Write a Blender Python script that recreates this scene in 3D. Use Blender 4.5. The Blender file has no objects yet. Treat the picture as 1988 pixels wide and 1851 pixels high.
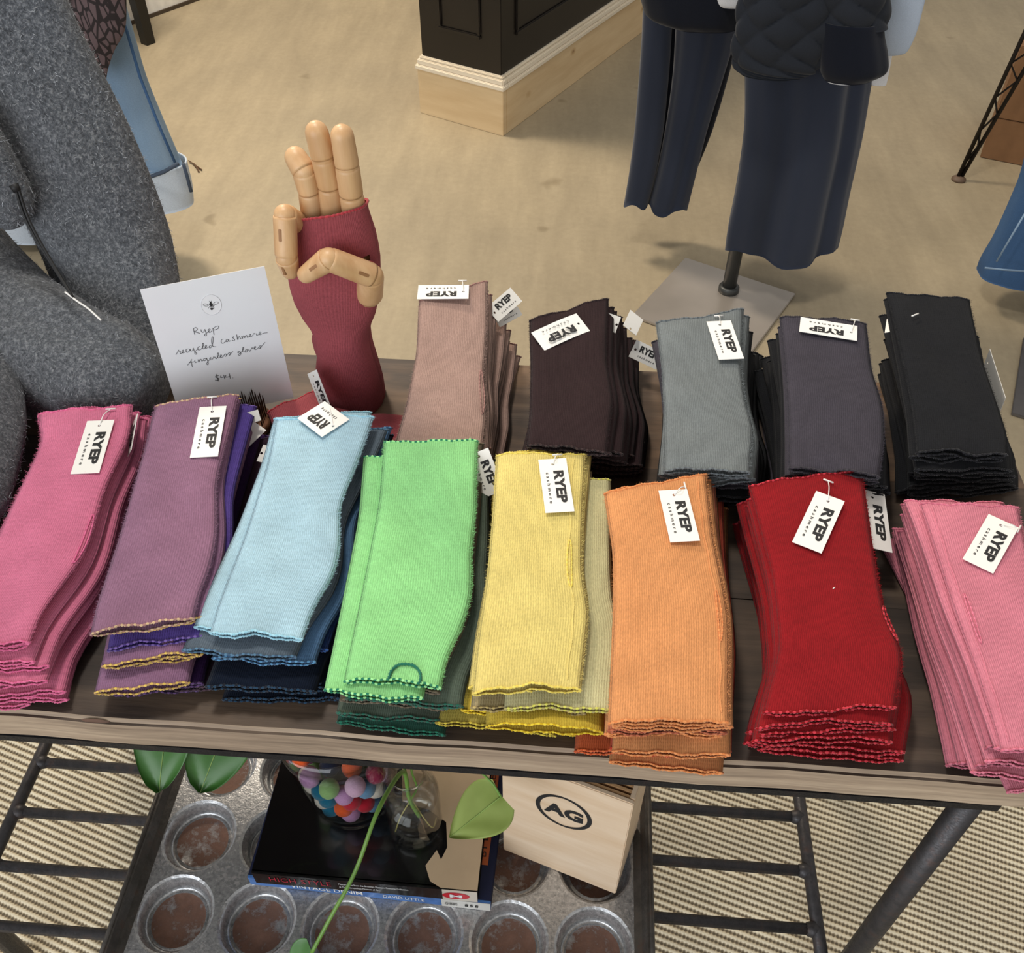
import bpy, bmesh, math, random
import numpy as np
from mathutils import Vector, Matrix

scene = bpy.context.scene
COL = scene.collection
R = math.radians

# ------------------------------------------------------------------ camera
W, H, F = 1988.0, 1851.0, 1850.0
PITCH = math.atan2(1888, F)
YAW = math.atan2(202, math.hypot(1888, F))
CAM = Vector((0, 0, 1.51))
cam_d = bpy.data.cameras.new('camera')
cam_d.sensor_fit = 'HORIZONTAL'; cam_d.sensor_width = 36.0; cam_d.lens = 36.0 * F / W
cam_d.clip_start = 0.02
cam = bpy.data.objects.new('camera', cam_d); COL.objects.link(cam)
cam.location = CAM; cam.rotation_euler = (math.pi / 2 - PITCH, 0, YAW)
scene.camera = cam
FW = Vector((-math.sin(YAW) * math.cos(PITCH), math.cos(YAW) * math.cos(PITCH), -math.sin(PITCH)))
RT = Vector((math.cos(YAW), math.sin(YAW), 0)); UP = RT.cross(FW)

def ray(x, y): return (FW * F + RT * (x - W / 2) - UP * (y - H / 2)).normalized()
def at(x, y, z):
    """world point at height z seen at photo pixel x, y"""
    d = ray(x, y); return CAM + d * ((z - CAM.z) / d.z)
def atY(x, y, Y):
    d = ray(x, y); return CAM + d * ((Y - CAM.y) / d.y)
def proj(p):
    v = p - CAM; w = v.dot(FW); return W / 2 + F * v.dot(RT) / w, H / 2 - F * v.dot(UP) / w

# ------------------------------------------------------------------ light
world = bpy.data.worlds.new('shop_ambient'); scene.world = world
world.use_nodes = True
bgn = world.node_tree.nodes['Background']
bgn.inputs[0].default_value = (1.0, 0.96, 0.90, 1); bgn.inputs[1].default_value = 0.42
def area(name, loc, target, size, power, col, sy=None):
    l = bpy.data.lights.new(name, 'AREA'); l.energy = power; l.color = col
    l.shape = 'RECTANGLE'; l.size = size; l.size_y = sy or size
    o = bpy.data.objects.new(name, l); COL.objects.link(o); o.location = loc
    o.rotation_euler = (Vector(target) - Vector(loc)).to_track_quat('-Z', 'Y').to_euler()
    return o
area('shop_window', (-1.6, -2.6, 1.7), (0, 0.8, 0.5), 3.4, 92, (0.90, 0.95, 1.0), 2.2)
area('ceiling_lamp_front', (-0.5, 1.1, 3.1), (-0.1, 0.7, 0.7), 0.35, 26, (1.0, 0.94, 0.85))
area('ceiling_lamp_back', (-1.5, 3.4, 3.2), (-1.2, 3.0, 0.0), 0.6, 92, (1.0, 0.86, 0.68))
area('ceiling_lamp_side', (1.4, 2.2, 3.1), (0.8, 2.0, 0.3), 0.4, 6, (1.0, 0.88, 0.72))
vs = scene.view_settings
vs.view_transform = 'Standard'; vs.look = 'None'; vs.gamma = 1.0; vs.use_curve_mapping = False
vs.exposure = 0.08

# ------------------------------------------------------------------ helpers
def s2l(c): return tuple(((v / 255) / 12.92 if v <= 10 else ((v / 255 + .055) / 1.055) ** 2.4) for v in c)
def rgba(c): return (*s2l(c), 1)

class NT:
    def __init__(s, name):
        s.m = bpy.data.materials.new(name); s.m.use_nodes = True; s.t = s.m.node_tree
        s.b = s.t.nodes['Principled BSDF']; s.out = s.t.nodes['Material Output']
    def n(s, typ, **kw):
        nd = s.t.nodes.new(typ)
        for k, v in kw.items():
            if k.startswith('i_'): nd.inputs[k[2:].replace('_', ' ')].default_value = v
            else: setattr(nd, k, v)
        return nd
    def l(s, a, b): s.t.links.new(a, b)
    def val(s, k, v): s.b.inputs[k].default_value = v
    def coord(s, kind='Object', scale=(1, 1, 1), rot=(0, 0, 0)):
        tc = s.n('ShaderNodeTexCoord'); mp = s.n('ShaderNodeMapping')
        mp.inputs['Scale'].default_value = scale; mp.inputs['Rotation'].default_value = rot
        s.l(tc.outputs[kind], mp.inputs[0]); return mp.outputs[0]
    def noise(s, vec, scale, detail=3, rough=.5):
        nd = s.n('ShaderNodeTexNoise'); nd.inputs['Scale'].default_value = scale
        nd.inputs['Detail'].default_value = detail; nd.inputs['Roughness'].default_value = rough
        if vec is not None: s.l(vec, nd.inputs['Vector'])
        return nd.outputs[0]
    def ramp(s, fac, stops, interp='LINEAR'):
        r = s.n('ShaderNodeValToRGB'); r.color_ramp.interpolation = interp
        e = r.color_ramp.elements
        while len(e) < len(stops): e.new(.5)
        for i, (p, c) in enumerate(stops):
            e[i].position = p; e[i].color = c if len(c) == 4 else (*c, 1)
        s.l(fac, r.inputs[0]); return r.outputs[0]
    def mix(s, fac, a, b, mode='MIX'):
        m = s.n('ShaderNodeMix', data_type='RGBA', blend_type=mode)
        for sock, v in ((m.inputs[0], fac), (m.inputs[6], a), (m.inputs[7], b)):
            if hasattr(v, 'is_linked'): s.l(v, sock)
            else: sock.default_value = v
        return m.outputs[2]
    def math(s, op, a, b=None, c=None):
        m = s.n('ShaderNodeMath', operation=op)
        for i, v in enumerate((a, b, c)):
            if v is None: continue
            if hasattr(v, 'is_linked'): s.l(v, m.inputs[i])
            else: m.inputs[i].default_value = v
        return m.outputs[0]
    def bump(s, h, strength, dist=.001):
        b = s.n('ShaderNodeBump'); b.inputs['Strength'].default_value = strength
        b.inputs['Distance'].default_value = dist; s.l(h, b.inputs['Height'])
        s.l(b.outputs[0], s.b.inputs['Normal'])
    def color(s, c): s.l(c, s.b.inputs['Base Color'])

def mul(c, k): return tuple(min(1, v * k) for v in c)
MATS = {}
def plain(name, c, rough=.6, metal=0, coat=0, noise_amt=.08, nscale=30, bump=0):
    if name in MATS: return MATS[name]
    t = NT(name); l = s2l(c); vec = t.coord('Object')
    nz = t.noise(vec, nscale, 3)
    t.color(t.ramp(nz, [(.3, mul(l, 1 - noise_amt)), (.7, mul(l, 1 + noise_amt))]))
    t.val('Roughness', rough); t.val('Metallic', metal); t.val('Coat Weight', coat)
    if bump: t.bump(t.noise(vec, nscale * 6, 4), bump, .001)
    MATS[name] = t.m; return t.m

def knit(name, c, var=.10, rib=.0021, ribs=.55, heather=.16):
    """fine ribbed cashmere; UV is in metres across / along the glove"""
    if name in MATS: return MATS[name]
    t = NT(name); l = s2l(c); g_ = .3 * l[0] + .55 * l[1] + .15 * l[2]; l = tuple(lerp(v, g_, .10) * .93 for v in l)
    tc = t.n('ShaderNodeTexCoord'); uv = tc.outputs['UV']
    oi = t.n('ShaderNodeObjectInfo')
    sep = t.n('ShaderNodeSeparateXYZ'); t.l(uv, sep.inputs[0])
    wob = t.noise(uv, 40, 2)
    u = t.math('ADD', sep.outputs[0], t.math('MULTIPLY', wob, .0012))
    r1 = t.math('SINE', t.math('MULTIPLY', u, 2 * math.pi / rib))
    v1 = t.math('SINE', t.math('ADD', t.math('MULTIPLY', sep.outputs[1], 2 * math.pi / .0032), t.math('MULTIPLY', r1, 1.2)))
    fuzz = t.noise(uv, 1500, 3, .7)
    big = t.noise(uv, 22, 3)
    mp = t.n('ShaderNodeMapping'); mp.inputs['Scale'].default_value = (900, 260, 1); t.l(uv, mp.inputs[0])
    fib = t.noise(mp.outputs[0], 1.0, 3, .65)
    base = t.ramp(big, [(.3, mul(l, 1 - var)), (.7, mul(l, 1 + var))])
    sp = t.ramp(fib, [(.3, (1 - heather,) * 3), (.7, (1 + heather,) * 3)])
    rc = t.ramp(t.math('MULTIPLY_ADD', r1, .5, .5), [(0, (.80,) * 3), (.6, (1.04,) * 3)])
    col = t.mix(1.0, base, sp, 'MULTIPLY'); col = t.mix(.55, col, t.mix(1.0, col, rc, 'MULTIPLY'))
    t.color(col)
    hgt = t.math('ADD', t.math('MULTIPLY', r1, .5), t.math('ADD', t.math('MULTIPLY', v1, .22), t.math('MULTIPLY', fuzz, 1.3)))
    t.bump(hgt, ribs, .0006)
    t.val('Roughness', .95); t.val('Sheen Weight', .10); t.val('Sheen Roughness', .45)
    t.b.inputs['Sheen Tint'].default_value = (*[min(1, .35 + .65 * v) for v in l], 1)
    t.val('Specular IOR Level', .15)
    MATS[name] = t.m; return t.m

def smooth(me): me.polygons.foreach_set('use_smooth', [True] * len(me.polygons))
def mesh(name, verts, faces, mat, parent=None, sm=True, uv=None, mats=None, fmat=None):
    me = bpy.data.meshes.new(name); me.from_pydata([tuple(v) for v in verts], [], faces)
    if uv:
        lay = me.uv_layers.new(name='UVMap')
        for lp in me.loops: lay.data[lp.index].uv = uv[lp.vertex_index]
    if sm: smooth(me)
    for m in (mats or [mat]): me.materials.append(m)
    if fmat: me.polygons.foreach_set('material_index', fmat)
    me.update()
    return link(name, me, parent)
def link(name, data, parent=None):
    o = bpy.data.objects.new(name, data); COL.objects.link(o)
    if parent is not None:
        o.parent = parent; o.matrix_parent_inverse = Matrix.Translation(root_loc(parent)).inverted()
    return o
def root_loc(o):
    v = Vector(o.location)
    return v if o.parent is None else root_loc(o.parent) + o.matrix_parent_inverse.translation + v
def tag(o, label, cat, group=None):
    o['label'] = label; o['category'] = cat
    if group: o['group'] = group
    return o
def thing(name, label, cat, loc=(0, 0, 0), group=None):
    o = bpy.data.objects.new(name, None); COL.objects.link(o); o.location = loc; o.empty_display_size = .02
    return tag(o, label, cat, group)
def struct(o): o['kind'] = 'structure'; return o

def bm_obj(name, bm, mat, parent=None, sm=False, mats=None):
    me = bpy.data.meshes.new(name); bm.to_mesh(me); bm.free()
    for m in (mats or [mat]): me.materials.append(m)
    if sm: smooth(me)
    return link(name, me, parent)
def box(name, lo, hi, mat, parent=None, bev=.0, M=None, seg=2):
    bm = bmesh.new(); bmesh.ops.create_cube(bm, size=1)
    lo, hi = Vector(lo), Vector(hi)
    for v in bm.verts: v.co = Vector([(lo[i] + hi[i]) / 2 + v.co[i] * (hi[i] - lo[i]) for i in range(3)])
    if bev: bmesh.ops.bevel(bm, geom=bm.edges[:], offset=bev, segments=seg, affect='EDGES')
    if M is not None: bm.transform(M)
    return bm_obj(name, bm, mat, parent, sm=False)

def catmull(pts, n):
    pts = [Vector(p) for p in pts]; out = []
    P = [pts[0] * 2 - pts[1]] + pts + [pts[-1] * 2 - pts[-2]]
    for i in range(1, len(P) - 2):
        a, b, c, d = P[i - 1], P[i], P[i + 1], P[i + 2]
        for k in range(n):
            t = k / n
            out.append(.5 * ((2 * b) + (c - a) * t + (2 * a - 5 * b + 4 * c - d) * t * t + (3 * b - a - 3 * c + d) * t ** 3))
    out.append(pts[-1]); return out

def tube_data(path, rad, sides=8, closed=False, flat=1.0, nrm=None, caps=True):
    """rad: number or list; returns verts, faces"""
    path = [Vector(p) for p in path]; n = len(path); verts = []; faces = []
    rads = rad if isinstance(rad, (list, tuple)) else [rad] * n
    prev = None
    for i, p in enumerate(path):
        a = path[(i - 1) % n] if (closed or i > 0) else p
        b = path[(i + 1) % n] if (closed or i < n - 1) else p
        t = (b - a)
        t = t.normalized() if t.length > 1e-9 else Vector((0, 0, 1))
        if nrm is not None: side = t.cross(Vector(nrm))
        elif prev is None: side = t.cross(Vector((0, 0, 1)) if abs(t.z) < .9 else Vector((0, 1, 0)))
        else: side = prev - t * prev.dot(t)
        side.normalize(); prev = side; up = side.cross(t).normalized()
        r = rads[i]
        ra, rb = r if isinstance(r, (tuple, list)) else (r, r * flat)
        for k in range(sides):
            an = 2 * math.pi * k / sides
            verts.append(p + side * (math.cos(an) * ra) + up * (math.sin(an) * rb))
    m = n if closed else n - 1
    for i in range(m):
        for k in range(sides):
            faces.append((i * sides + k, i * sides + (k + 1) % sides, ((i + 1) % n) * sides + (k + 1) % sides, ((i + 1) % n) * sides + k))
    if caps and not closed:
        faces.append(tuple(range(sides - 1, -1, -1))); faces.append(tuple((n - 1) * sides + k for k in range(sides)))
    return verts, faces
def tube(name, path, rad, mat, parent=None, sides=8, **kw):
    v, f = tube_data(path, rad, sides, **kw); return mesh(name, v, f, mat, parent)
def multi_tube(name, paths, rad, mat, parent=None, sides=4, **kw):
    V, Fc = [], []
    for p in paths:
        v, f = tube_data(p, rad, sides, **kw); o = len(V); V += v; Fc += [tuple(i + o for i in q) for q in f]
    return mesh(name, V, Fc, mat, parent)

def lathe(name, prof, mat, parent=None, loc=(0, 0, 0), n=32, axis=None, M=None):
    """prof: list of (r, z)"""
    V, Fc = [], []
    for r, z in prof:
        for k in range(n):
            a = 2 * math.pi * k / n; V.append(Vector((max(r, 1e-5) * math.cos(a), max(r, 1e-5) * math.sin(a), z)))
    for i in range(len(prof) - 1):
        for k in range(n):
            Fc.append((i * n + k, i * n + (k + 1) % n, (i + 1) * n + (k + 1) % n, (i + 1) * n + k))
    M = M or Matrix.Translation(loc)
    return mesh(name, [M @ v for v in V], Fc, mat, parent)

TXT = {}
def text_mesh(body, size=1.0, bold=0.0, spacing=1.0, shear=0.0):
    key = (body, size, bold, spacing, shear)
    if key in TXT: return TXT[key]
    cu = bpy.data.curves.new('text', 'FONT'); cu.body = body; cu.size = size; cu.offset = bold; cu.space_character = spacing; cu.shear = shear
    cu.resolution_u = 3; cu.align_x = 'LEFT'
    ob = bpy.data.objects.new('text', cu); COL.objects.link(ob)
    dg = bpy.context.evaluated_depsgraph_get()
    me = bpy.data.meshes.new_from_object(ob.evaluated_get(dg))
    bpy.data.objects.remove(ob); bpy.data.curves.remove(cu)
    co = np.array([v.co[:2] for v in me.vertices]); mn, mx = co.min(0), co.max(0)
    vs_ = [((v.co.x - mn[0]) / (mx[0] - mn[0]), (v.co.y - mn[1]) / (mx[1] - mn[1])) for v in me.vertices]
    fs = [tuple(p.vertices) for p in me.polygons]
    bpy.data.meshes.remove(me)
    TXT[key] = (vs_, fs, (mx[0] - mn[0]) / (mx[1] - mn[1])); return TXT[key]
def print_text(name, body, org, ux, uy, wid, hei, mat, parent, bold=0.0, spacing=1.0, shear=0.0, lift=.0002):
    """flat lettering: lower-left org, unit axes ux, uy, box wid x hei"""
    v, f, asp = text_mesh(body, 1.0, bold, spacing, shear)
    ux, uy = Vector(ux).normalized(), Vector(uy).normalized(); n = ux.cross(uy)
    return mesh(name, [Vector(org) + ux * (a * wid) + uy * (b * hei) + n * lift for a, b in v], f, mat, parent, sm=False)

def ordinal(k): return ['topmost', 'second from the top', 'third from the top', 'fourth from the top', 'fifth from the top', 'sixth from the top', 'seventh from the top', 'eighth from the top', 'ninth from the top', 'tenth from the top', 'eleventh from the top', 'twelfth from the top'][k]
def lerp(a, b, t): return a + (b - a) * t
def interp(x, xs, ys): return float(np.interp(x, xs, ys))

# ------------------------------------------------------------------ materials
def mat_floor():
    t = NT('screed_floor'); vec = t.coord('Object')
    big = t.noise(vec, 1.3, 4, .6)
    st = t.noise(t.coord('Object', (9, 1.6, 1), (0, 0, R(62))), 1.2, 5, .65)
    fine = t.noise(vec, 45, 4, .7)
    c = t.ramp(big, [(.3, s2l((152, 140, 118))), (.7, s2l((170, 156, 130)))])
    c = t.mix(1, c, t.ramp(st, [(.3, (.86, .855, .84)), (.7, (1.09, 1.09, 1.08))]), 'MULTIPLY')
    c = t.mix(1, c, t.ramp(fine, [(.3, (.93,) * 3), (.65, (1.04,) * 3)]), 'MULTIPLY')
    spots = t.noise(vec, 7.0, 2, .4)
    c = t.mix(1, c, t.ramp(spots, [(.22, (.72, .70, .66)), (.27, (1, 1, 1))]), 'MULTIPLY')
    t.color(c); t.val('Roughness', .62); t.bump(t.noise(vec, 60, 4), .12, .002); return t.m
def mat_rug():
    t = NT('sisal_weave'); vec = t.coord('UV')
    sep = t.n('ShaderNodeSeparateXYZ'); t.l(vec, sep.inputs[0])
    a = t.math('SINE', t.math('MULTIPLY', sep.outputs[0], 2 * math.pi / .0058))
    b = t.math('SINE', t.math('MULTIPLY', sep.outputs[1], 2 * math.pi / .0105))
    nz = t.noise(vec, 260, 3, .7); big = t.noise(vec, 6, 3)
    rib = t.math('MULTIPLY_ADD', b, .5, .5)
    h = t.math('ADD', t.math('MULTIPLY', rib, .8), t.math('ADD', t.math('MULTIPLY', t.math('MULTIPLY_ADD', a, .5, .5), .28), t.math('MULTIPLY', nz, .5)))
    c = t.ramp(h, [(.42, s2l((104, 94, 78))), (.70, s2l((180, 166, 140))), (1.0, s2l((232, 223, 200)))])
    c = t.mix(1, c, t.ramp(big, [(.3, (.84, .82, .79)), (.7, (1.06, 1.06, 1.04))]), 'MULTIPLY')
    t.color(c); t.val('Roughness', .9); t.bump(h, .6, .002); return t.m
def mat_plank(name='reclaimed_plank', k=1.0, warm=(112, 90, 70), lo=.48):
    t = NT(name); oi = t.n('ShaderNodeObjectInfo')
    vec = t.coord('Object', (1.6, 30, 30)); fine = t.coord('Object', (8, 160, 160))
    g = t.noise(vec, 1.3, 5, .65); f2 = t.noise(fine, 1.0, 4, .7); pat = t.noise(t.coord('Object', (5, 9, 9)), 1.0, 4, .6)
    c = t.ramp(g, [(.25, mul(s2l((36, 29, 25)), k)), (.5, mul(s2l((58, 47, 40)), k)), (.75, mul(s2l((92, 77, 64)), k))])
    c = t.mix(t.ramp(pat, [(lo, (0, 0, 0)), (.7, (.55, .55, .55))]), c, rgba(warm))
    c = t.mix(1, c, t.ramp(f2, [(.3, (.78,) * 3), (.7, (1.12,) * 3)]), 'MULTIPLY')
    t.color(c); t.val('Roughness', .62); t.bump(f2, .35, .0012); return t.m
def mat_edge():
    t = NT('worn_plank_edge'); vec = t.coord('Object', (2.0, 45, 45)); fine = t.coord('Object', (9, 260, 260))
    g = t.noise(vec, 1.4, 5, .65); f2 = t.noise(fine, 1.0, 4, .7)
    c = t.ramp(g, [(.25, s2l((126, 108, 92))), (.5, s2l((166, 146, 125))), (.78, s2l((200, 180, 156)))])
    c = t.mix(1, c, t.ramp(f2, [(.3, (.72,) * 3), (.65, (1.08,) * 3)]), 'MULTIPLY')
    t.color(c); t.val('Roughness', .7); t.bump(f2, .4, .001); return t.m
def mat_wood(name, c1, c2, sc=(3, 60, 60), rough=.5, knots=False, rot=(0, 0, 0)):
    t = NT(name); vec = t.coord('Object', sc, rot); g = t.noise(vec, 1.0, 4, .6)
    c = t.ramp(g, [(.3, s2l(c1)), (.7, s2l(c2))])
    if knots:
        k = t.n('ShaderNodeTexVoronoi'); k.inputs['Scale'].default_value = 5.0
        t.l(t.coord('Object', (1, 1, 1.6)), k.inputs['Vector'])
        c = t.mix(1, c, t.ramp(k.outputs['Distance'], [(.05, s2l((120, 78, 48))), (.085, (.80, .72, .62)), (.14, (1, 1, 1))]), 'MULTIPLY')
    t.color(c); t.val('Roughness', rough); t.bump(g, .12, .001); return t.m
def mat_iron(name, c, rough=.45, rust=.4):
    t = NT(name); vec = t.coord('Object'); n1 = t.noise(vec, 70, 4, .65); n2 = t.noise(vec, 400, 3, .6)
    l = s2l(c)
    col = t.ramp(n1, [(.38, mul(l, .75)), (.55, l), (.75, tuple(lerp(a, b, rust) for a, b in zip(l, s2l((96, 66, 52)))))])
    t.color(col); t.val('Metallic', .55); t.l(t.ramp(n2, [(.3, (rough - .1,) * 3), (.7, (rough + .2,) * 3)]), t.b.inputs['Roughness'])
    t.bump(n2, .2, .0008); return t.m
def mat_tin(name, rusty):
    t = NT(name); vec = t.coord('Object'); n1 = t.noise(vec, 34, 6, .72); n2 = t.noise(vec, 210, 4, .75)
    steel = t.ramp(n2, [(.3, s2l((140, 142, 145))), (.7, s2l((216, 217, 219)))])
    rust = t.ramp(n1, [(.3, s2l((84, 52, 36))), (.7, s2l((128, 90, 72)))])
    mk = t.math('ADD', t.math('MULTIPLY', n1, .8), t.math('MULTIPLY', n2, .3))
    lo, hi = ((.40, .60) if rusty else (.62, .86))
    f = t.ramp(mk, [(lo, (0, 0, 0)), (hi, (1, 1, 1))])
    if rusty: f = t.ramp(mk, [(.40, (.1,) * 3), (.54, (.95,) * 3)])
    t.color(t.mix(f, steel, rust))
    t.l(t.ramp(f, [(0, (.68,) * 3), (1, (.12,) * 3)]), t.b.inputs['Metallic'])
    t.l(t.ramp(f, [(0, (.26,) * 3), (1, (.7,) * 3)]), t.b.inputs['Roughness'])
    t.bump(n2, .35, .0012); return t.m
def mat_wool():
    t = NT('boucle_grey_wool'); vec = t.coord('Object'); 
    w = t.noise(vec, 18, 2); 
    a = t.noise(vec, 420, 4, .75); b = t.noise(t.coord('Object', (1, 1, 1), (.5, .2, .9)), 190, 3, .6); big = t.noise(vec, 5, 3)
    h = t.math('ADD', t.math('MULTIPLY', a, .7), t.math('MULTIPLY', b, .5))
    c = t.ramp(h, [(.42, s2l((42, 47, 55))), (.60, s2l((94, 100, 109))), (.80, s2l((168, 172, 178)))])
    c = t.mix(1, c, t.ramp(big, [(.3, (.88, .9, .95)), (.7, (1.06, 1.04, 1.0))]), 'MULTIPLY')
    t.color(c); t.val('Roughness', .95); t.val('Sheen Weight', .3); t.val('Specular IOR Level', .1); t.bump(h, 1.0, .007); return t.m
def mat_cloth(name, c, var=.15, scale=8, bump=.25, fine=900, sheen=.15):
    t = NT(name); vec = t.coord('Object'); l = s2l(c)
    big = t.noise(t.coord('Object', (1, 1, .25)), scale, 3); f = t.noise(vec, fine, 3, .7)
    col = t.mix(1, t.ramp(big, [(.3, mul(l, 1 - var)), (.7, mul(l, 1 + var))]), t.ramp(f, [(.3, (.85,) * 3), (.7, (1.12,) * 3)]), 'MULTIPLY')
    t.color(col); t.val('Roughness', .9); t.val('Sheen Weight', sheen); t.val('Specular IOR Level', .2); t.bump(f, bump, .001); return t.m
def mat_denim(name, c1, c2, sc=5):
    t = NT(name); vec = t.coord('Object', (1, 1, .35)); n1 = t.noise(vec, sc, 4, .55); tw = t.n('ShaderNodeTexWave')
    tw.inputs['Scale'].default_value = 260; tw.inputs['Distortion'].default_value = 1.0; tw.bands_direction = 'DIAGONAL'
    t.l(t.coord('Object'), tw.inputs['Vector']); f = t.noise(t.coord('Object'), 500, 3, .7)
    c = t.ramp(n1, [(.3, s2l(c1)), (.7, s2l(c2))])
    c = t.mix(1, c, t.ramp(f, [(.3, (.86,) * 3), (.7, (1.1,) * 3)]), 'MULTIPLY')
    t.color(c); t.val('Roughness', .85); t.bump(t.math('ADD', tw.outputs[1], f), .25, .0008); return t.m
def mat_print_cloth():
    t = NT('dark_line_print_cloth'); k = t.n('ShaderNodeTexBrick')
    vec = t.coord('Object', (38, 38, 24), (.4, .7, .3)); wv = t.n('ShaderNodeTexVoronoi'); wv.feature = 'DISTANCE_TO_EDGE'
    wv.inputs['Scale'].default_value = 1.3; mp = t.coord('Object', (60, 30, 22), (.6, .5, .9)); t.l(mp, wv.inputs['Vector'])
    t.color(t.ramp(wv.outputs['Distance'], [(.10, s2l((30, 22, 26))), (.14, s2l((92, 76, 80)))])); t.val('Roughness', .8); return t.m
def mat_glass(name, tint=(1, 1, 1), ior=1.45):
    t = NT(name); t.t.nodes.remove(t.b)
    tr = t.n('ShaderNodeBsdfTransparent'); tr.inputs[0].default_value = (*tint, 1)
    gl = t.n('ShaderNodeBsdfGlossy'); gl.inputs['Roughness'].default_value = .02
    fr = t.n('ShaderNodeLayerWeight'); fr.inputs[0].default_value = .5
    rf = t.math('MULTIPLY_ADD', t.math('POWER', fr.outputs['Facing'], 4.0), .7 if ior > 1.4 else .3, .05)
    mx = t.n('ShaderNodeMixShader'); t.l(rf, mx.inputs[0]); t.l(tr.outputs[0], mx.inputs[1]); t.l(gl.outputs[0], mx.inputs[2])
    t.l(mx.outputs[0], t.out.inputs[0]); return t.m
def mat_leaf(name, c1, c2):
    t = NT(name); n1 = t.noise(t.coord('Object'), 22, 3)
    t.color(t.ramp(n1, [(.3, s2l(c1)), (.7, s2l(c2))])); t.val('Roughness', .38); t.val('Subsurface Weight', .0)
    t.bump(t.noise(t.coord('Object'), 160, 3), .1, .0008); return t.m

FLOOR, RUG, PLANK, EDGE = mat_floor(), mat_rug(), mat_plank(), mat_edge()
PLANKB = mat_plank('weathered_rear_plank', 1.35, (160, 124, 90), .40)
IRON = mat_iron('blackened_iron', (70, 68, 70)); IRON2 = mat_iron('flat_black_iron', (38, 38, 42), .5, .2)
TIN, TINR, TINE = mat_tin('worn_tin', False), mat_tin('rusted_tin', True), mat_iron('dark_tin_edge', (88, 84, 80), .4, .5)
WOOL = mat_wool()
MANWOOD = mat_wood('manikin_beech', (196, 152, 106), (218, 180, 136), (60, 60, 5), .42)
MANDARK = plain('manikin_joint_shadow', (150, 108, 70), .6)
PINE = mat_wood('raw_pine', (206, 178, 136), (224, 200, 160), (3, 3, 22), .6, True)
PINE_T = mat_wood('primed_pine_moulding', (220, 208, 186), (236, 226, 208), (3, 3, 40), .55)
BLACKP = plain('black_lacquer', (26, 22, 19), .32, noise_amt=.15, nscale=6)
STEEL = plain('brushed_steel_plate', (176, 168, 160), .34, metal=.45, noise_amt=.12, nscale=5)
STEEL2 = plain('grey_steel_pole', (74, 76, 76), .4, metal=.5)
STEEL3 = plain('dull_grey_steel_plate', (112, 108, 106), .45, metal=.6)
PAPER = plain('matte_white_card', (240, 238, 233), .55, noise_amt=.01)
INK = plain('black_ink', (28, 28, 30), .7, noise_amt=.03)
PENCIL = plain('pencil_grey', (92, 92, 96), .8, noise_amt=.05)
PENCIL2 = plain('faint_grey_line', (214, 216, 222), .8, noise_amt=.02)
PLASTIC = plain('clear_white_plastic', (232, 230, 226), .35, noise_amt=.01)
BRASSY = mat_iron('aged_copper', (132, 92, 66), .4, .4)

# ------------------------------------------------------------------ setting
fl = mesh('floor', [(-9, -4, 0), (9, -4, 0), (9, 12, 0), (-9, 12, 0)], [(0, 1, 2, 3)], FLOOR, sm=False); struct(fl)
def wall(name, a, b, h, th, mat):
    a, b = Vector(a), Vector(b); d = (b - a).normalized(); n = Vector((-d.y, d.x, 0)) * th
    V = [a, b, b + n, a + n]; V += [v + Vector((0, 0, h)) for v in V]
    return mesh(name, V, [(0, 1, 5, 4), (1, 2, 6, 5), (2, 3, 7, 6), (3, 0, 4, 7), (4, 5, 6, 7)], mat, sm=False)
wp, wq = at(262, 45, 0), at(385, 0, 0); wd = (wq - wp).normalized()
wl = wall('wall_left', wp - wd * 1.2 + Vector((0, 0, .012)), wp + wd * 3.2 + Vector((0, 0, .012)), 2.6, .12, plain('white_wall_paint', (236, 234, 228), .6)); struct(wl)
bs = wall('baseboard_left', wp - wd * 1.2 + Vector((0.006, -.004, 0)), wp + wd * 3.2 + Vector((.006, -.004, 0)), .014, .05, plain('dark_skirting_line', (70, 58, 46), .7)); struct(bs)

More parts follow.
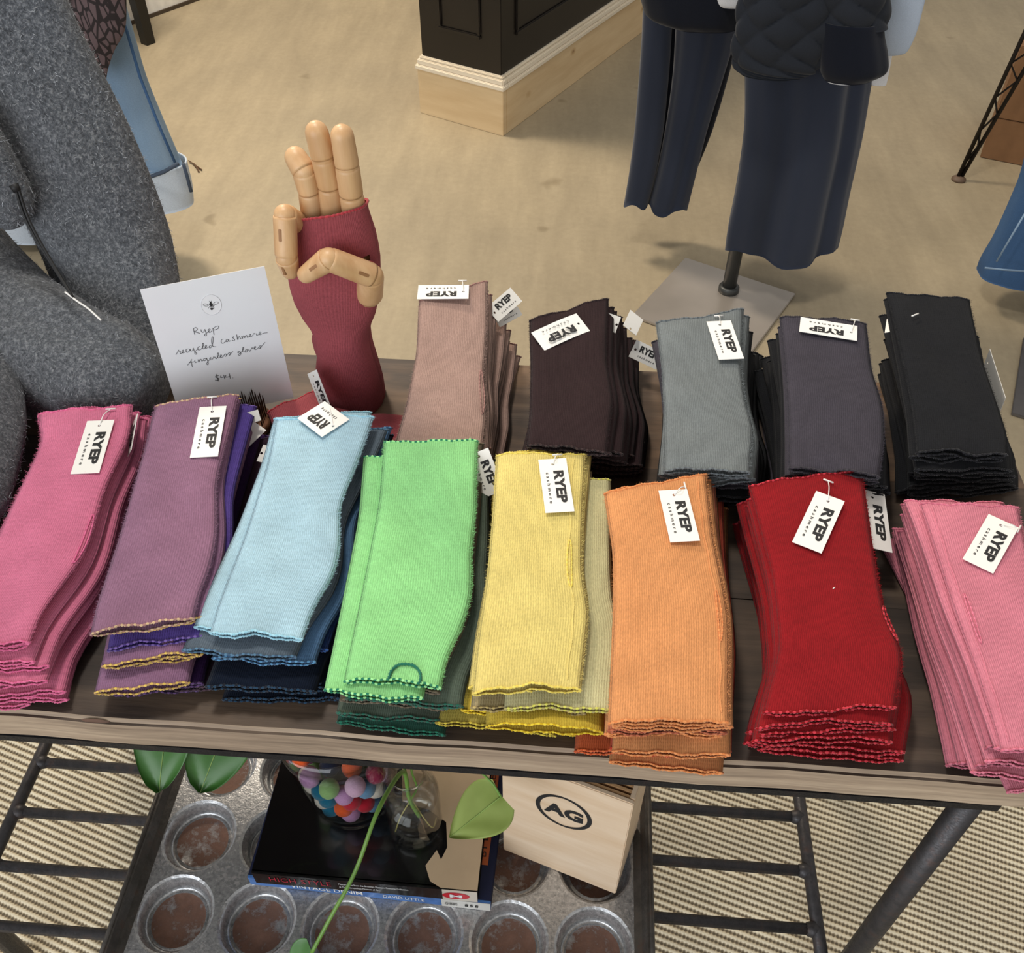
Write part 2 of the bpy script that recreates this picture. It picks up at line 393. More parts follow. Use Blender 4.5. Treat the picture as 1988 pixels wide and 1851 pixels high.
# sisal rug: corrugated ribs as real geometry
def build_rug():
    ang = R(-17); d = Vector((math.cos(ang), math.sin(ang), 0)); n = Vector((-d.y, d.x, 0))
    V, Fc, UV = [], [], []; pitch = .0105; x0, x1 = -1.5, 1.3; y0, y1 = .0, .86
    # ribs run along d, clipped to a rug with edges along x and y; sampled in rug space
    org = Vector((-.1, .45, 0)); Ls = np.linspace(-1.75, 1.75, 8); rows = int(1.9 / (pitch / 4))
    for j in range(rows):
        w = -0.95 + j * pitch / 4; z = .004 + .0022 * (1 - abs(math.sin(math.pi * w / pitch)) ** 1.5 if False else .5 + .5 * math.sin(2 * math.pi * w / pitch))
        for L in Ls:
            p = org + d * L + n * w; p.z = z
            V.append(p); UV.append((L, w))
    nl = len(Ls)
    for j in range(rows - 1):
        for i in range(nl - 1):
            Fc.append((j * nl + i, j * nl + i + 1, (j + 1) * nl + i + 1, (j + 1) * nl + i))
    bm = bmesh.new(); lay = bm.loops.layers.uv.new('UVMap'); bv = [bm.verts.new(v) for v in V]
    for f in Fc:
        fc = bm.faces.new([bv[i] for i in f])
        for lp, i in zip(fc.loops, f): lp[lay].uv = UV[i]
    for co, no in (((x0, 0, 0), (-1, 0, 0)), ((x1, 0, 0), (1, 0, 0)), ((0, y0, 0), (0, -1, 0)), ((0, y1, 0), (0, 1, 0))):
        bmesh.ops.bisect_plane(bm, geom=bm.verts[:] + bm.edges[:] + bm.faces[:], plane_co=co, plane_no=no, clear_outer=True)
    rug = thing('sisal_rug', 'beige ribbed sisal rug lying on the floor under the table', 'rug', (0, .4, 0))
    bm_obj('woven_pile', bm, RUG, rug, sm=True)['kind'] = 'stuff'
    bd = plain('rug_binding_tape', (150, 132, 104), .9)
    for lo, hi in (((x0 - .03, y0 - .03, 0), (x1 + .03, y0, .007)), ((x0 - .03, y1, 0), (x1 + .03, y1 + .03, .007)), ((x0 - .03, y0, 0), (x0, y1, .007)), ((x1, y0, 0), (x1 + .03, y1, .007))):
        box('binding', lo, hi, bd, rug, .002)
build_rug()

# ------------------------------------------------------------------ display table
TZ = .76; TX0, TX1, TY0, TY1 = -.87, .503, .405, .932
def build_table():
    t = thing('display_table', 'dark reclaimed wood display table on black iron frame carrying the glove stacks', 'table', ((TX0 + TX1) / 2, (TY0 + TY1) / 2, 0))
    ys = [TY0, .582, .757, TY1]
    rnd = random.Random(3)
    for i in range(3):
        lo, hi = ys[i] + (.0003 if i else 0), ys[i + 1] - .0003
        bm = bmesh.new(); bmesh.ops.create_cube(bm, size=1)
        for v in bm.verts: v.co = Vector((lerp(TX0, TX1, v.co.x + .5), lerp(lo, hi, v.co.y + .5), lerp(TZ - .042, TZ, v.co.z + .5)))
        bmesh.ops.subdivide_edges(bm, edges=[e for e in bm.edges if abs((e.verts[0].co - e.verts[1].co).x) > .5], cuts=40)
        bmesh.ops.bevel(bm, geom=[e for e in bm.edges if abs((e.verts[0].co - e.verts[1].co).normalized().x) > .9 and (i != 1) and ((i == 0) == (e.verts[0].co.y < (lo + hi) / 2))], offset=.0045, segments=3, affect='EDGES')
        for v in bm.verts:
            if v.co.y < lo + .006: v.co.y += .0012 * math.sin(v.co.x * 37 + i) * math.sin(v.co.x * 11)
        bm.normal_update()
        for f in bm.faces:
            # the sawn front face was never stained
            f.material_index = 1 if (f.normal.y < -.35 and i == 0) or (f.normal.y > .5 and i == 2) or abs(f.normal.x) > .7 else 0
        bm_obj('plank', bm, PLANK, t, mats=[PLANK if i < 2 else PLANKB, EDGE])
    kn = lathe('edge_knot', [(0, .0), (.006, .0012), (.011, .0008), (.0125, -.001)], plain('dark_wood_knot', (92, 64, 48), .7), t, n=20,
               M=Matrix.Translation(at(192, 1412, TZ - .014) + Vector((0, -.0002, 0))) @ Matrix.Rotation(R(90), 4, 'X') @ Matrix.Scale(1.7, 4, (1, 0, 0)))
    # iron angle under the top
    for lo, hi in (((TX0, TY0 + .002, TZ - .055), (TX1 - .105, TY0 + .03, TZ - .0425)), ((TX0, TY1 - .03, TZ - .055), (TX1, TY1 - .002, TZ - .0425)),
                   ((TX0 + .002, TY0 + .03, TZ - .055), (TX0 + .03, TY1 - .03, TZ - .0425)), ((TX1 - .135, TY0 + .03, TZ - .055), (TX1 - .105, TY1 - .03, TZ - .0425))):
        box('under_rail', lo, hi, IRON2, t, .0015)
    lx0, lx1, ly0, ly1 = -.752, .379, .420, .905
    for x in (lx0, lx1):
        for y in (ly0, ly1):
            tube('leg', [(x, y, .0066), (x, y, TZ - .05)], .0125, IRON, t, 12)
    sx0, sx1, sz = -.717, .347, .268
    for x in (sx0, sx1):
        tube('shelf_side_rod', [(x, .30, sz), (x, .91, sz)], .0085, IRON, t, 10)
    for k in range(9):
        y = .6 - .0728 * k + .0728 * 4
        if y < .29: continue
        tube('shelf_rod', [(sx0, y, sz), (sx1, y, sz)], .0072, IRON, t, 10)
        for x in (sx0, sx1):
            s = 1 if x == sx0 else -1
            lathe('weld', [(.0005, -.011), (.008, -.008), (.0105, 0), (.008, .008), (.0005, .011)], IRON, t, n=10, M=Matrix.Translation((x + s * .006, y, sz)) @ Matrix.Rotation(R(90), 4, 'Y'))
    for x, lx in ((sx0, lx0), (sx1, lx1)):
        for y in (ly0, ly1):
            tube('shelf_bracket', [(x, y, sz), (lx, y, sz)], .007, IRON, t, 8)
    for px, py in ((190, 1429), (1505, 1541)):
        p = at(px, py, .69); box('corner_plate', p - Vector((.016, .0, .003)), p + Vector((.016, .03, .0)), STEEL3, t, .001)
build_table()

# ------------------------------------------------------------------ gloves
def stitchmat(name, c1, c2):
    return [mat_cloth(name + '_light', c1, .1, 40, .3, 1500, .2), mat_cloth(name + '_dark', c2, .1, 40, .3, 1500, .2)]

class Glove:
    def __init__(s, label, quad, mat, smats, t, prof, seed, wave=.0016, group=None, nv=26, nu=16, seam=None, slit=None, mouth=0.0, und=.0):
        rnd = random.Random(seed); s.FL, s.FR, s.NL, s.NR = quad; s.t = t; s.prof = prof; s.wave = wave; s.fmat = mat
        s.ph = [rnd.uniform(0, 6.28) for _ in range(8)]; s.k = [rnd.uniform(1.2, 3.2) for _ in range(4)]; s.mouth = mouth
        c = (s.FL + s.FR + s.NL + s.NR) / 4
        s.hump = rnd.uniform(-.15, .15) * t; s.und = und
        s.root = thing('fingerless_glove', label, 'glove', c - Vector((0, 0, t / 2)), group)
        V, UV, Fc = [], [], []; ring = 2 * nu
        wid = (s.FR - s.FL).length; ln = ((s.FL + s.FR) / 2 - (s.NL + s.NR) / 2).length
        vs_ = [0, .012, .03, .06] + list(np.linspace(.1, .9, nv - 8)) + [.94, .97, .988, 1]
        for v in vs_:
            for i in range(ring):
                top = i <= nu; ii = i if top else ring - i; a = -1 + 2 * ii / nu
                V.append(s.pt(a, v, 1 if top else -1)); UV.append((wid * (a * .5) * (1 if top else 1.01), v * ln))
        for j in range(len(vs_) - 1):
            for i in range(ring):
                Fc.append((j * ring + i, j * ring + (i + 1) % ring, (j + 1) * ring + (i + 1) % ring, (j + 1) * ring + i)[::-1])
        mesh('knit_tube', V, Fc, mat, s.root, uv=UV)
        for v, nm in ((0, 'wrist_overlock'), (1, 'finger_overlock')):
            loop = []
            for i in range(ring * 2):
                q = i / 2; top = q <= nu; ii = q if top else ring - q
                loop.append(s.pt(-1 + 2 * ii / nu, v, 1 if top else -1))
            s.rope(nm, loop, smats, rnd, True)
        if seam:
            s.rope('side_seam', [s.pt(seam[0] + .012 * math.sin(v * 40) + seam[1] * v, v, 1) + Vector((0, 0, .0002)) for v in np.linspace(.03, .97, 60)], [mat, mat], rnd, False, .0007)
        if slit:
            v0, v1, a0, wd = slit; lp = []
            for k in range(36):
                th = 2 * math.pi * k / 36
                lp.append(s.pt(min(1.0, a0 + wd * math.sin(th)), (v0 + v1) / 2 - (v1 - v0) / 2 * math.cos(th), 1) + Vector((0, 0, .0006)))
            s.rope('thumb_opening', lp, smats, rnd, True, .0009)
    def edges(s, v):
        L, Rr = s.FL.lerp(s.NL, v), s.FR.lerp(s.NR, v); d = Rr - L
        return L + d * interp(v, *s.prof[0]), Rr + d * interp(v, *s.prof[1])
    def pt(s, a, v, side):
        L, Rr = s.edges(v); d = Rr - L; ax = (s.FL + s.FR - s.NL - s.NR).normalized(); n = d.cross(ax).normalized()
        h = s.t / 2 * max(0.0, 1 - abs(a) ** 4) ** .5
        e = max(0, 1 - min(v, 1 - v) / .10) ** 1.6
        p = L.lerp(Rr, (a + 1) / 2) + n * (h * side * (1 - .25 * e) + s.hump * math.sin(math.pi * v))
        o = 0 if v < .5 else 3
        wv = s.wave * e * (math.sin(s.k[0 if v < .5 else 1] * 2.0 * a + s.ph[o]) + .4 * math.sin(5.3 * a + s.ph[o + 1]))
        wv += s.und * math.sin(math.pi * v) * (math.sin(2.3 * a + 5 * v + s.ph[0]) * math.sin(9 * v - 1.7 * a + s.ph[1]) + .5 * math.sin(4.1 * a - 14 * v + s.ph[2])) * (1 if side > 0 else 0) * (1 - a * a) ** .5
        p += n * wv
        if s.mouth and v > .5 and side > 0: p += n * (s.mouth * e * (1 - a * a))
        edgew = .0016 * e * math.sin(s.k[2] * 1.3 * a + s.ph[o + 2]) + .0007 * e * math.sin(9 * a + s.ph[o]) + .0005 * e * math.sin(23 * a + s.ph[o + 1])
        return p + ax * edgew
    def fuzz(s, cnt):
        # loose cashmere fibres standing off the surface and the rims
        rnd = random.Random(77); V, Fc = [], []
        for i in range(cnt):
            q = rnd.random(); a, v = rnd.uniform(-1, 1), rnd.uniform(0, 1)
            if q < .35: a = rnd.choice((-1, 1)) * rnd.uniform(.95, 1)
            elif q < .55: v = rnd.choice((0, 1))
            p = s.pt(a, v, 1); d = Vector((rnd.gauss(0, 1), rnd.gauss(0, 1), abs(rnd.gauss(0, .7)))).normalized()
            if abs(a) > .9: d = (d + (s.FR - s.FL).normalized() * (1.2 if a > 0 else -1.2)).normalized()
            L = rnd.uniform(.0012, .0032); w = d.cross(ray(*proj(p))).normalized() * .00008; m = p + d * L * .6 + Vector((0, 0, rnd.uniform(-.0004, .0006)))
            o = len(V); V += [p - w, p + w, m + w * .8, m - w * .8, m + (d + Vector((rnd.gauss(0, .6), rnd.gauss(0, .6), -.2))) * L * .4]; Fc += [(o, o + 1, o + 2, o + 3), (o + 3, o + 2, o + 4)]
        f = mesh('cashmere_nap', V, Fc, s.fmat, s.root); f['kind'] = 'stuff'
    def rope(s, nm, loop, smats, rnd, closed, r=.0012):
        # resample evenly, one bump per overlock stitch
        pts = [Vector(p) for p in loop]; n = len(pts)
        seg = [(pts[(i + 1) % n] - pts[i]).length for i in range(n if closed else n - 1)]
        tot = sum(seg); m = int(tot / .00265); acc = np.concatenate([[0], np.cumsum(seg)])
        ext = pts + ([pts[0]] if closed else [])
        xs = [np.array([p[c] for p in ext]) for c in range(3)]
        V, Fc, FM = [], [], []; sides = 5; path = []; rr = []
        tt = np.linspace(0, tot, 2 * m, endpoint=not closed)
        for i, q in enumerate(tt):
            p = Vector([float(np.interp(q, acc, x)) for x in xs])
            path.append(p); rr.append(r * (1.12 if i % 2 else .62) * rnd.uniform(.85, 1.15))
        v, f = tube_data(path, rr, sides, closed=closed)
        fm = [(0 if ((i // sides) // 2) % 2 else 1) if rnd.random() < .95 else 0 for i in range(len(f))]
        mesh(nm, v, f, smats[0], s.root, mats=smats, fmat=fm)

def profile(quad_px, zf, zn, left, right):
    """side outlines as fractions of the width, read off against the straight quad"""
    FL, FR = at(*quad_px[0], zf), at(*quad_px[1], zf); NL, NR = at(*quad_px[2], zn), at(*quad_px[3], zn)
    vs_ = np.linspace(0, 1, 21); out = []
    for poly, (A, B) in ((left, (FL, NL)), (right, (FR, NR))):
        off = []
        for v in vs_:
            if not poly: off.append(0.0); continue
            pl, pr = proj(FL.lerp(NL, v)), proj(FR.lerp(NR, v)); p0 = proj(A.lerp(B, v))
            xe = interp(p0[1], [q[1] for q in poly], [q[0] for q in poly])
            off.append((xe - p0[0]) / (pr[0] - pl[0]))
        k = np.array(off); k = np.convolve(np.pad(k, 1, mode='edge'), [.25, .5, .25], 'valid')
        out.append((list(vs_), list(k)))
    return out

LB = Vector((0, 0, 1))
def make_tag(parent, hole, end, nrm=(0, 0, 1), wid=.0275, print_on=True, tail=None, bend=0.0):
    """swing tag: hole / end = midpoints of its short sides in the world"""
    hole, end = Vector(hole), Vector(end); x = (end - hole); ln = x.length; x.normalize()
    n = Vector(nrm); n = (n - x * n.dot(x)).normalized(); y = n.cross(x)
    hc = (.105 * ln, .0); hr = .0015; N = 24; th = .0005
    def pt(u, w, z=0): return hole + x * u + y * w + n * (z + bend * (4 * (u / ln) * (1 - u / ln)))
    # outer ring points by angle around the hole so the hole is a real one
    outer = []; hw = wid / 2
    corners = [math.atan2(b - hc[1], a - hc[0]) for a, b in ((ln, hw), (0, hw), (0, -hw), (ln, -hw))]
    angs = sorted(set([round(2 * math.pi * k / N - math.pi, 5) for k in range(N)] + [round(c, 5) for c in corners]))
    V, Fc = [], []
    for an in angs:
        dx, dy = math.cos(an), math.sin(an); ts = []
        if dx > 1e-6: ts.append((ln - hc[0]) / dx)
        if dx < -1e-6: ts.append(-hc[0] / dx)
        if dy > 1e-6: ts.append((hw - hc[1]) / dy)
        if dy < -1e-6: ts.append((-hw - hc[1]) / dy)
        tm = min(ts); o = (hc[0] + dx * tm, hc[1] + dy * tm); i_ = (hc[0] + dx * hr, hc[1] + dy * hr)
        for z in (th, 0): V += [pt(*i_, z), pt(*o, z)]
    m = len(angs)
    for k in range(m):
        a, b = k * 4, ((k + 1) % m) * 4
        Fc += [(a, a + 1, b + 1, b), (a + 2, b + 2, b + 3, a + 3), (a + 1, a + 3, b + 3, b + 1), (a, b, b + 2, a + 2)]
    tg = mesh('price_tag', V, Fc, PAPER, parent, sm=False)
    tg['label'] = 'white swing tag printed RYEP cashmere'
    if print_on:
        o1 = pt(ln * .235, -wid * .03); o2 = pt(ln * .26, -wid * .30)
        print_text('tag_lettering', 'RYEP', o1, x, y, ln * .60, wid * .36, INK, tg, bold=.046, spacing=1.02, lift=th + .0003 + bend)
        print_text('tag_lettering', 'cashmere', o2, x, y, ln * .58, wid * .115, INK, tg, bold=.012, spacing=1.65, lift=th + .0003 + bend)
    if tail is not None:
        h = pt(hc[0], 0, .0006); tl = Vector(tail); mid = (h + tl) / 2 + n * .004
        tube('tag_fastener', catmull([h - n * .001, mid, tl], 5), .00055, PLASTIC, tg, 5)
        d = y if abs(y.dot(tl - h)) < .5 * (tl - h).length else x
        tube('fastener_bar', [tl - d * .005 + n * .0006, tl + d * .005 + n * .0006], .0009, PLASTIC, tg, 5)
    return tg

STK = {}
def stack(key, cname, where, quad, zt, bot, zb, layers, left, right, seed, thick=None, opts=None, jit=.005, bj=.009):
    """quad/bot: FL, FR, NL, NR photo pixels of the topmost / bottommost glove; zt: its far and near height"""
    n = len(layers); zf, zn = zt; rnd = random.Random(seed); opts = opts or {}
    top = [at(*quad[0], zf), at(*quad[1], zf), at(*quad[2], zn), at(*quad[3], zn)]
    btm = [at(*bot[0], zb), at(*bot[1], zb), at(*bot[2], zb), at(*bot[3], zb)]
    pr = profile(quad, zf, zn, left, right); out = []
    for k in range(n):
        f = k / (n - 1)
        q = [a.lerp(b, f) for a, b in zip(top, btm)]
        if k:
            du = (q[1] - q[0]).normalized(); dv = (q[0] + q[1] - q[2] - q[3]).normalized()
            o = du * rnd.uniform(-jit, jit) + dv * rnd.uniform(-bj, bj); w = rnd.uniform(-.006, .006)
            ex = [rnd.uniform(-bj, bj) * .6 for _ in range(2)]
            q = [p + o for p in q]; q[0] += du * w + dv * ex[0]; q[1] += du * w + dv * ex[0]; q[2] -= du * w - dv * ex[1]; q[3] -= du * w - dv * ex[1]
        # keep each layer inside its own slab
        for i, p in enumerate(q):
            zt_ = zf if i < 2 else zn; p.z = lerp(zt_, zb, f)
        sp = min((zf - zb), (zn - zb)) / (n - 1)
        cn, mt, sm = layers[k]
        op = opts.get(k, {})
        if 'shift' in op:
            for i, (dx, dy) in enumerate(op['shift']): q[i] += Vector((dx, dy, 0))
        g = Glove(f'{cn} glove, {ordinal(k)} in the {where}', q, mt, sm, (thick or sp * .97), pr, seed * 50 + k,
                  wave=op.get('wave', sp * .16), group=f'gloves of the {where}', seam=op.get('seam'), slit=op.get('slit'), mouth=op.get('mouth', 0), und=.0014 if k == 0 else 0)
        if k == 0: g.fuzz(2600)
        out.append(g)
    STK[key] = out; return out
def tag_on(g, a, b, za, zb, **kw): return make_tag(g.root, at(*a, za), at(*b, zb), **kw)

def KM(name, c, s1, s2, **kw): return knit('cashmere_' + name, c, **kw), stitchmat('thread_' + name, s1, s2)
C = {}
for nm, c, s1, s2 in (
    ('rose_pink', (222, 116, 152), (224, 112, 154), (212, 96, 140)), ('mauve', (152, 108, 136), (210, 180, 140), (170, 128, 120)),
    ('mauve_gold', (148, 106, 140), (222, 188, 96), (178, 140, 96)),
    ('violet', (86, 66, 150), (120, 96, 170), (70, 50, 120)), ('dark_purple', (54, 26, 76), (92, 64, 112), (48, 22, 66)),
    ('plum', (58, 38, 52), (74, 52, 66), (48, 30, 42)), ('sky_blue', (170, 208, 226), (168, 214, 232), (152, 204, 224)), ('slate', (96, 110, 124), (88, 124, 152), (66, 90, 116)),
    ('denim_blue', (78, 116, 156), (94, 148, 190), (58, 92, 130)), ('royal_blue', (44, 72, 136), (60, 100, 170), (36, 56, 110)),
    ('navy', (16, 26, 44), (30, 60, 86), (14, 24, 40)), ('apple_green', (144, 222, 138), (168, 236, 160), (30, 120, 92)),
    ('moss', (92, 106, 92), (40, 104, 86), (64, 88, 76)), ('taupe', (112, 100, 82), (120, 108, 90), (92, 82, 66)), ('pine_green', (44, 92, 78), (34, 110, 88), (28, 76, 62)),
    ('butter', (232, 211, 116), (238, 218, 110), (228, 204, 92)), ('lemon', (228, 196, 40), (236, 208, 60), (206, 170, 30)), ('celery', (206, 200, 148), (218, 216, 100), (186, 176, 110)),
    ('sand', (176, 160, 118), (190, 170, 110), (150, 132, 92)), ('olive_yellow', (186, 168, 64), (210, 190, 70), (160, 140, 50)),
    ('apricot', (228, 152, 88), (230, 152, 94), (216, 132, 76)), ('burnt_orange', (204, 92, 40), (216, 108, 60), (188, 76, 36)), ('tomato', (208, 78, 48), (212, 84, 58), (178, 54, 36)),
    ('terracotta', (190, 108, 72), (196, 112, 80), (160, 82, 56)),
    ('cherry_red', (150, 4, 18), (206, 56, 70), (138, 4, 16)), ('blush_pink', (220, 126, 146), (222, 128, 150), (208, 110, 132)), ('dusty_blush', (188, 104, 122), (196, 112, 132), (160, 80, 98)),
    ('dusty_rose', (174, 142, 130), (164, 124, 116), (142, 104, 98)), ('dark_brown', (52, 36, 38), (62, 46, 46), (36, 24, 26)), ('mid_grey', (120, 127, 129), (112, 120, 124), (92, 98, 102)),
    ('charcoal', (68, 64, 74), (56, 52, 60), (42, 40, 46)), ('soft_black', (30, 31, 35), (34, 35, 40), (20, 20, 24)), ('burgundy', (160, 72, 80), (176, 60, 68), (150, 48, 56))):
    C[nm] = (nm.replace('_gold', '').replace('_', ' '), *KM(nm, c, s1, s2))
def LY(*names): return [C[n] for n in names]

ZF, ZN, ZB = .846, .829, .7645
stack('pink', 'pink', 'leftmost pink stack before the grey coat', [(75, 806), (258, 788), (-88, 1262), (58, 1250)], (ZF, ZN), [(110, 850), (300, 835), (-45, 1366), (150, 1352)], ZB,
      LY(*['rose_pink'] * 9), [(70, 806), (84, 858), (0, 1036), (-60, 1180), (-88, 1262)], [(256, 788), (250, 857), (203, 954), (180, 1043), (160, 1092), (80, 1190), (58, 1250)], 1,
      opts={0: dict(slit=(.52, .72, .93, .05)), 8: dict(shift=[(0, 0), (0, 0), (-.03, -.012), (-.03, -.012)])}, jit=.008)
stack('mauve', 'mauve', 'purple stack beside the leftmost pink stack', [(302, 787), (463, 769), (177, 1238), (380, 1202)], (ZF, ZN), [(345, 880), (515, 860), (232, 1368), (398, 1360)], ZB,
      LY('mauve', 'mauve_gold', 'violet', 'mauve_gold', 'mauve_gold', 'mauve_gold', 'dark_purple', 'plum', 'dark_purple'),
      [(300, 787), (285, 858), (235, 1036), (182, 1193), (175, 1238)], [(465, 769), (431, 900), (421, 940), (424, 1025), (415, 1097), (383, 1168), (380, 1202)], 2, jit=.003, opts={0: dict(mouth=.004), 2: dict(shift=[(.010, 0), (.012, 0), (.004, 0), (.006, 0)]), 5: dict(shift=[(-.002, 0), (-.002, 0), (-.005, -.004), (-.005, -.004)], mouth=.003), 7: dict(shift=[(.022, 0), (.022, 0), (.012, .01), (.012, .01)])})
stack('blue', 'blue', 'stack topped by pale blue', [(535, 817), (727, 810), (408, 1228), (590, 1240)], (ZF, ZN), [(580, 900), (775, 860), (408, 1368), (642, 1372)], ZB,
      LY('sky_blue', 'sky_blue', 'slate', 'denim_blue', 'royal_blue', 'navy', 'navy', 'navy', 'navy'),
      [(535, 817), (520, 900), (480, 1030), (425, 1170), (408, 1228)], [(727, 810), (692, 910), (660, 985), (662, 1070), (650, 1120), (610, 1180), (590, 1240)], 3,
      opts={1: dict(shift=[(-.004, .008), (-.004, .008), (-.018, .012), (-.014, .012)]), 2: dict(shift=[(.008, .002), (.010, .002), (-.016, .01), (-.004, .01)]), 4: dict(shift=[(0, 0), (0, 0), (.008, .02), (.012, .02)]), 6: dict(mouth=.003), 7: dict(mouth=.003)})
stack('green', 'green', 'stack topped by apple green', [(745, 860), (928, 858), (667, 1320), (857, 1335)], (ZF, ZN), [(735, 945), (945, 930), (668, 1398), (880, 1422)], ZB,
      LY('apple_green', 'apple_green', 'taupe', 'moss', 'moss', 'taupe', 'moss', 'pine_green', 'moss'),
      [(745, 858), (735, 980), (700, 1160), (667, 1320)], [(928, 860), (925, 1000), (915, 1085), (920, 1140), (900, 1220), (870, 1270), (857, 1335)], 4,
      opts={1: dict(shift=[(-.014, -.002), (-.014, -.002), (-.014, .004), (-.014, .004)]), 3: dict(shift=[(.008, 0), (.010, 0), (.006, .006), (.010, .006)]), 4: dict(mouth=.003)})
stack('yellow', 'yellow', 'stack topped by butter yellow', [(965, 887), (1138, 882), (917, 1345), (1128, 1338)], (ZF, ZN), [(960, 960), (1150, 950), (888, 1388), (1125, 1424)], ZB,
      LY('butter', 'butter', 'celery', 'sand', 'lemon', 'lemon', 'olive_yellow', 'olive_yellow', 'lemon'),
      [(963, 885), (955, 1010), (945, 1120), (925, 1250), (917, 1345)], [(1138, 880), (1132, 1000), (1130, 1120), (1145, 1180), (1140, 1240), (1128, 1338)], 5,
      opts={0: dict(seam=(.72, 0), slit=(.42, .62, .72, .05), mouth=.004), 2: dict(shift=[(.02, -.02), (.02, -.02), (.026, .0), (.026, 0)]), 4: dict(shift=[(0, 0), (0, 0), (.016, -.016), (.016, -.014)], mouth=.007), 6: dict(shift=[(0, 0), (0, 0), (-.012, 0), (-.012, 0)])})
stack('orange', 'orange', 'orange stack beside the red stack', [(1175, 957), (1370, 926), (1180, 1408), (1418, 1400)], (ZF, ZN), [(1195, 1010), (1400, 990), (1190, 1478), (1412, 1494)], ZB,
      LY('apricot', 'apricot', 'terracotta', 'apricot', 'apricot', 'tomato', 'tomato', 'burnt_orange', 'apricot'),
      [(1172, 957), (1190, 1080), (1190, 1180), (1180, 1408)], [(1372, 926), (1385, 1040), (1408, 1150), (1417, 1210), (1416, 1400)], 6,
      opts={0: dict(seam=(.80, .05), slit=(.52, .72, .84, .035)), 7: dict(shift=[(-.035, 0), (-.035, 0), (-.028, .012), (-.028, .012)])})
stack('red', 'red', 'cherry red stack', [(1452, 945), (1674, 914), (1478, 1388), (1738, 1374)], (ZF, ZN), [(1432, 1020), (1650, 1000), (1460, 1452), (1744, 1474)], ZB,
      LY(*['cherry_red'] * 9), [(1452, 945), (1500, 1130), (1512, 1260), (1478, 1388)], [(1674, 914), (1695, 1060), (1718, 1190), (1758, 1275), (1738, 1374)], 7,
      opts={0: dict(slit=(.62, .76, .98, .05)), 3: dict(mouth=.003), 5: dict(mouth=.003), 7: dict(mouth=.003)}, jit=.009)
stack('blush', 'blush', 'blush stack at the front right end', [(1785, 978), (1978, 988), (1945, 1462), (2115, 1452)], (ZF, ZN), [(1715, 1055), (1930, 1060), (1835, 1490), (2060, 1500)], ZB,
      LY('blush_pink', 'blush_pink', 'dusty_blush', 'blush_pink', 'dusty_blush', 'blush_pink', 'dusty_blush', 'dusty_blush', 'blush_pink'),
      [(1785, 978), (1815, 1070), (1855, 1200), (1890, 1290), (1945, 1462)], [(1978, 988), (1995, 1080), (2040, 1200), (2115, 1452)], 8,
      opts={0: dict(seam=(-.80, 0), slit=(.42, .62, -.72, .04)), 8: dict(shift=[(0, 0), (0, 0), (.05, -.03), (.05, -.03)])}, jit=.006)
BF, BN = .866, .850
stack('rose', 'rose', 'dusty rose stack beside the wooden hand', [(815, 588), (945, 548), (766, 864), (938, 880)], (BF, .822), [(880, 690), (1010, 690), (806, 890), (964, 896)], ZB,
      LY(*['dusty_rose'] * 10), [(813, 588), (808, 690), (790, 780), (766, 864)], [(947, 548), (946, 650), (940, 720), (946, 790), (938, 880)], 9, opts={0: dict(slit=(.55, .8, .9, .05))})
stack('brown', 'brown', 'dark brown stack', [(1027, 628), (1180, 580), (1022, 868), (1178, 880)], (BF, BN), [(1090, 700), (1245, 690), (1040, 920), (1248, 915)], ZB,
      LY(*['dark_brown'] * 10), [(1027, 628), (1030, 720), (1028, 800), (1022, 868)], [(1182, 580), (1178, 700), (1192, 780), (1178, 880)], 10, jit=.007)
stack('grey', 'grey', 'stack topped by mid grey', [(1273, 630), (1442, 606), (1287, 913), (1456, 920)], (BF, BN), [(1290, 720), (1480, 715), (1300, 985), (1490, 975)], ZB,
      LY('mid_grey', 'mid_grey', 'mid_grey', 'charcoal', 'soft_black', 'soft_black', 'soft_black', 'soft_black', 'soft_black', 'soft_black'),
      [(1273, 630), (1285, 720), (1290, 820), (1287, 913)], [(1444, 606), (1440, 720), (1448, 780), (1464, 830), (1456, 920)], 11)
stack('charcoal', 'charcoal', 'stack topped by charcoal', [(1513, 620), (1682, 628), (1530, 915), (1708, 925)], (BF, BN), [(1462, 745), (1640, 735), (1500, 975), (1715, 985)], ZB,
      LY('charcoal', 'charcoal', 'soft_black', 'soft_black', 'soft_black', 'soft_black', 'soft_black', 'soft_black', 'soft_black', 'charcoal'),
      [(1513, 620), (1525, 740), (1530, 850), (1530, 915)], [(1682, 628), (1692, 720), (1715, 790), (1718, 850), (1708, 925)], 12)
stack('black', 'black', 'black stack at the rear right end', [(1722, 572), (1882, 586), (1778, 878), (1954, 887)], (BF, BN), [(1712, 735), (1895, 720), (1752, 975), (1968, 955)], ZB,
      LY(*['soft_black'] * 10), [(1720, 572), (1745, 680), (1770, 800), (1778, 878)], [(1882, 586), (1905, 700), (1945, 815), (1957, 850), (1954, 887)], 13, jit=.007)

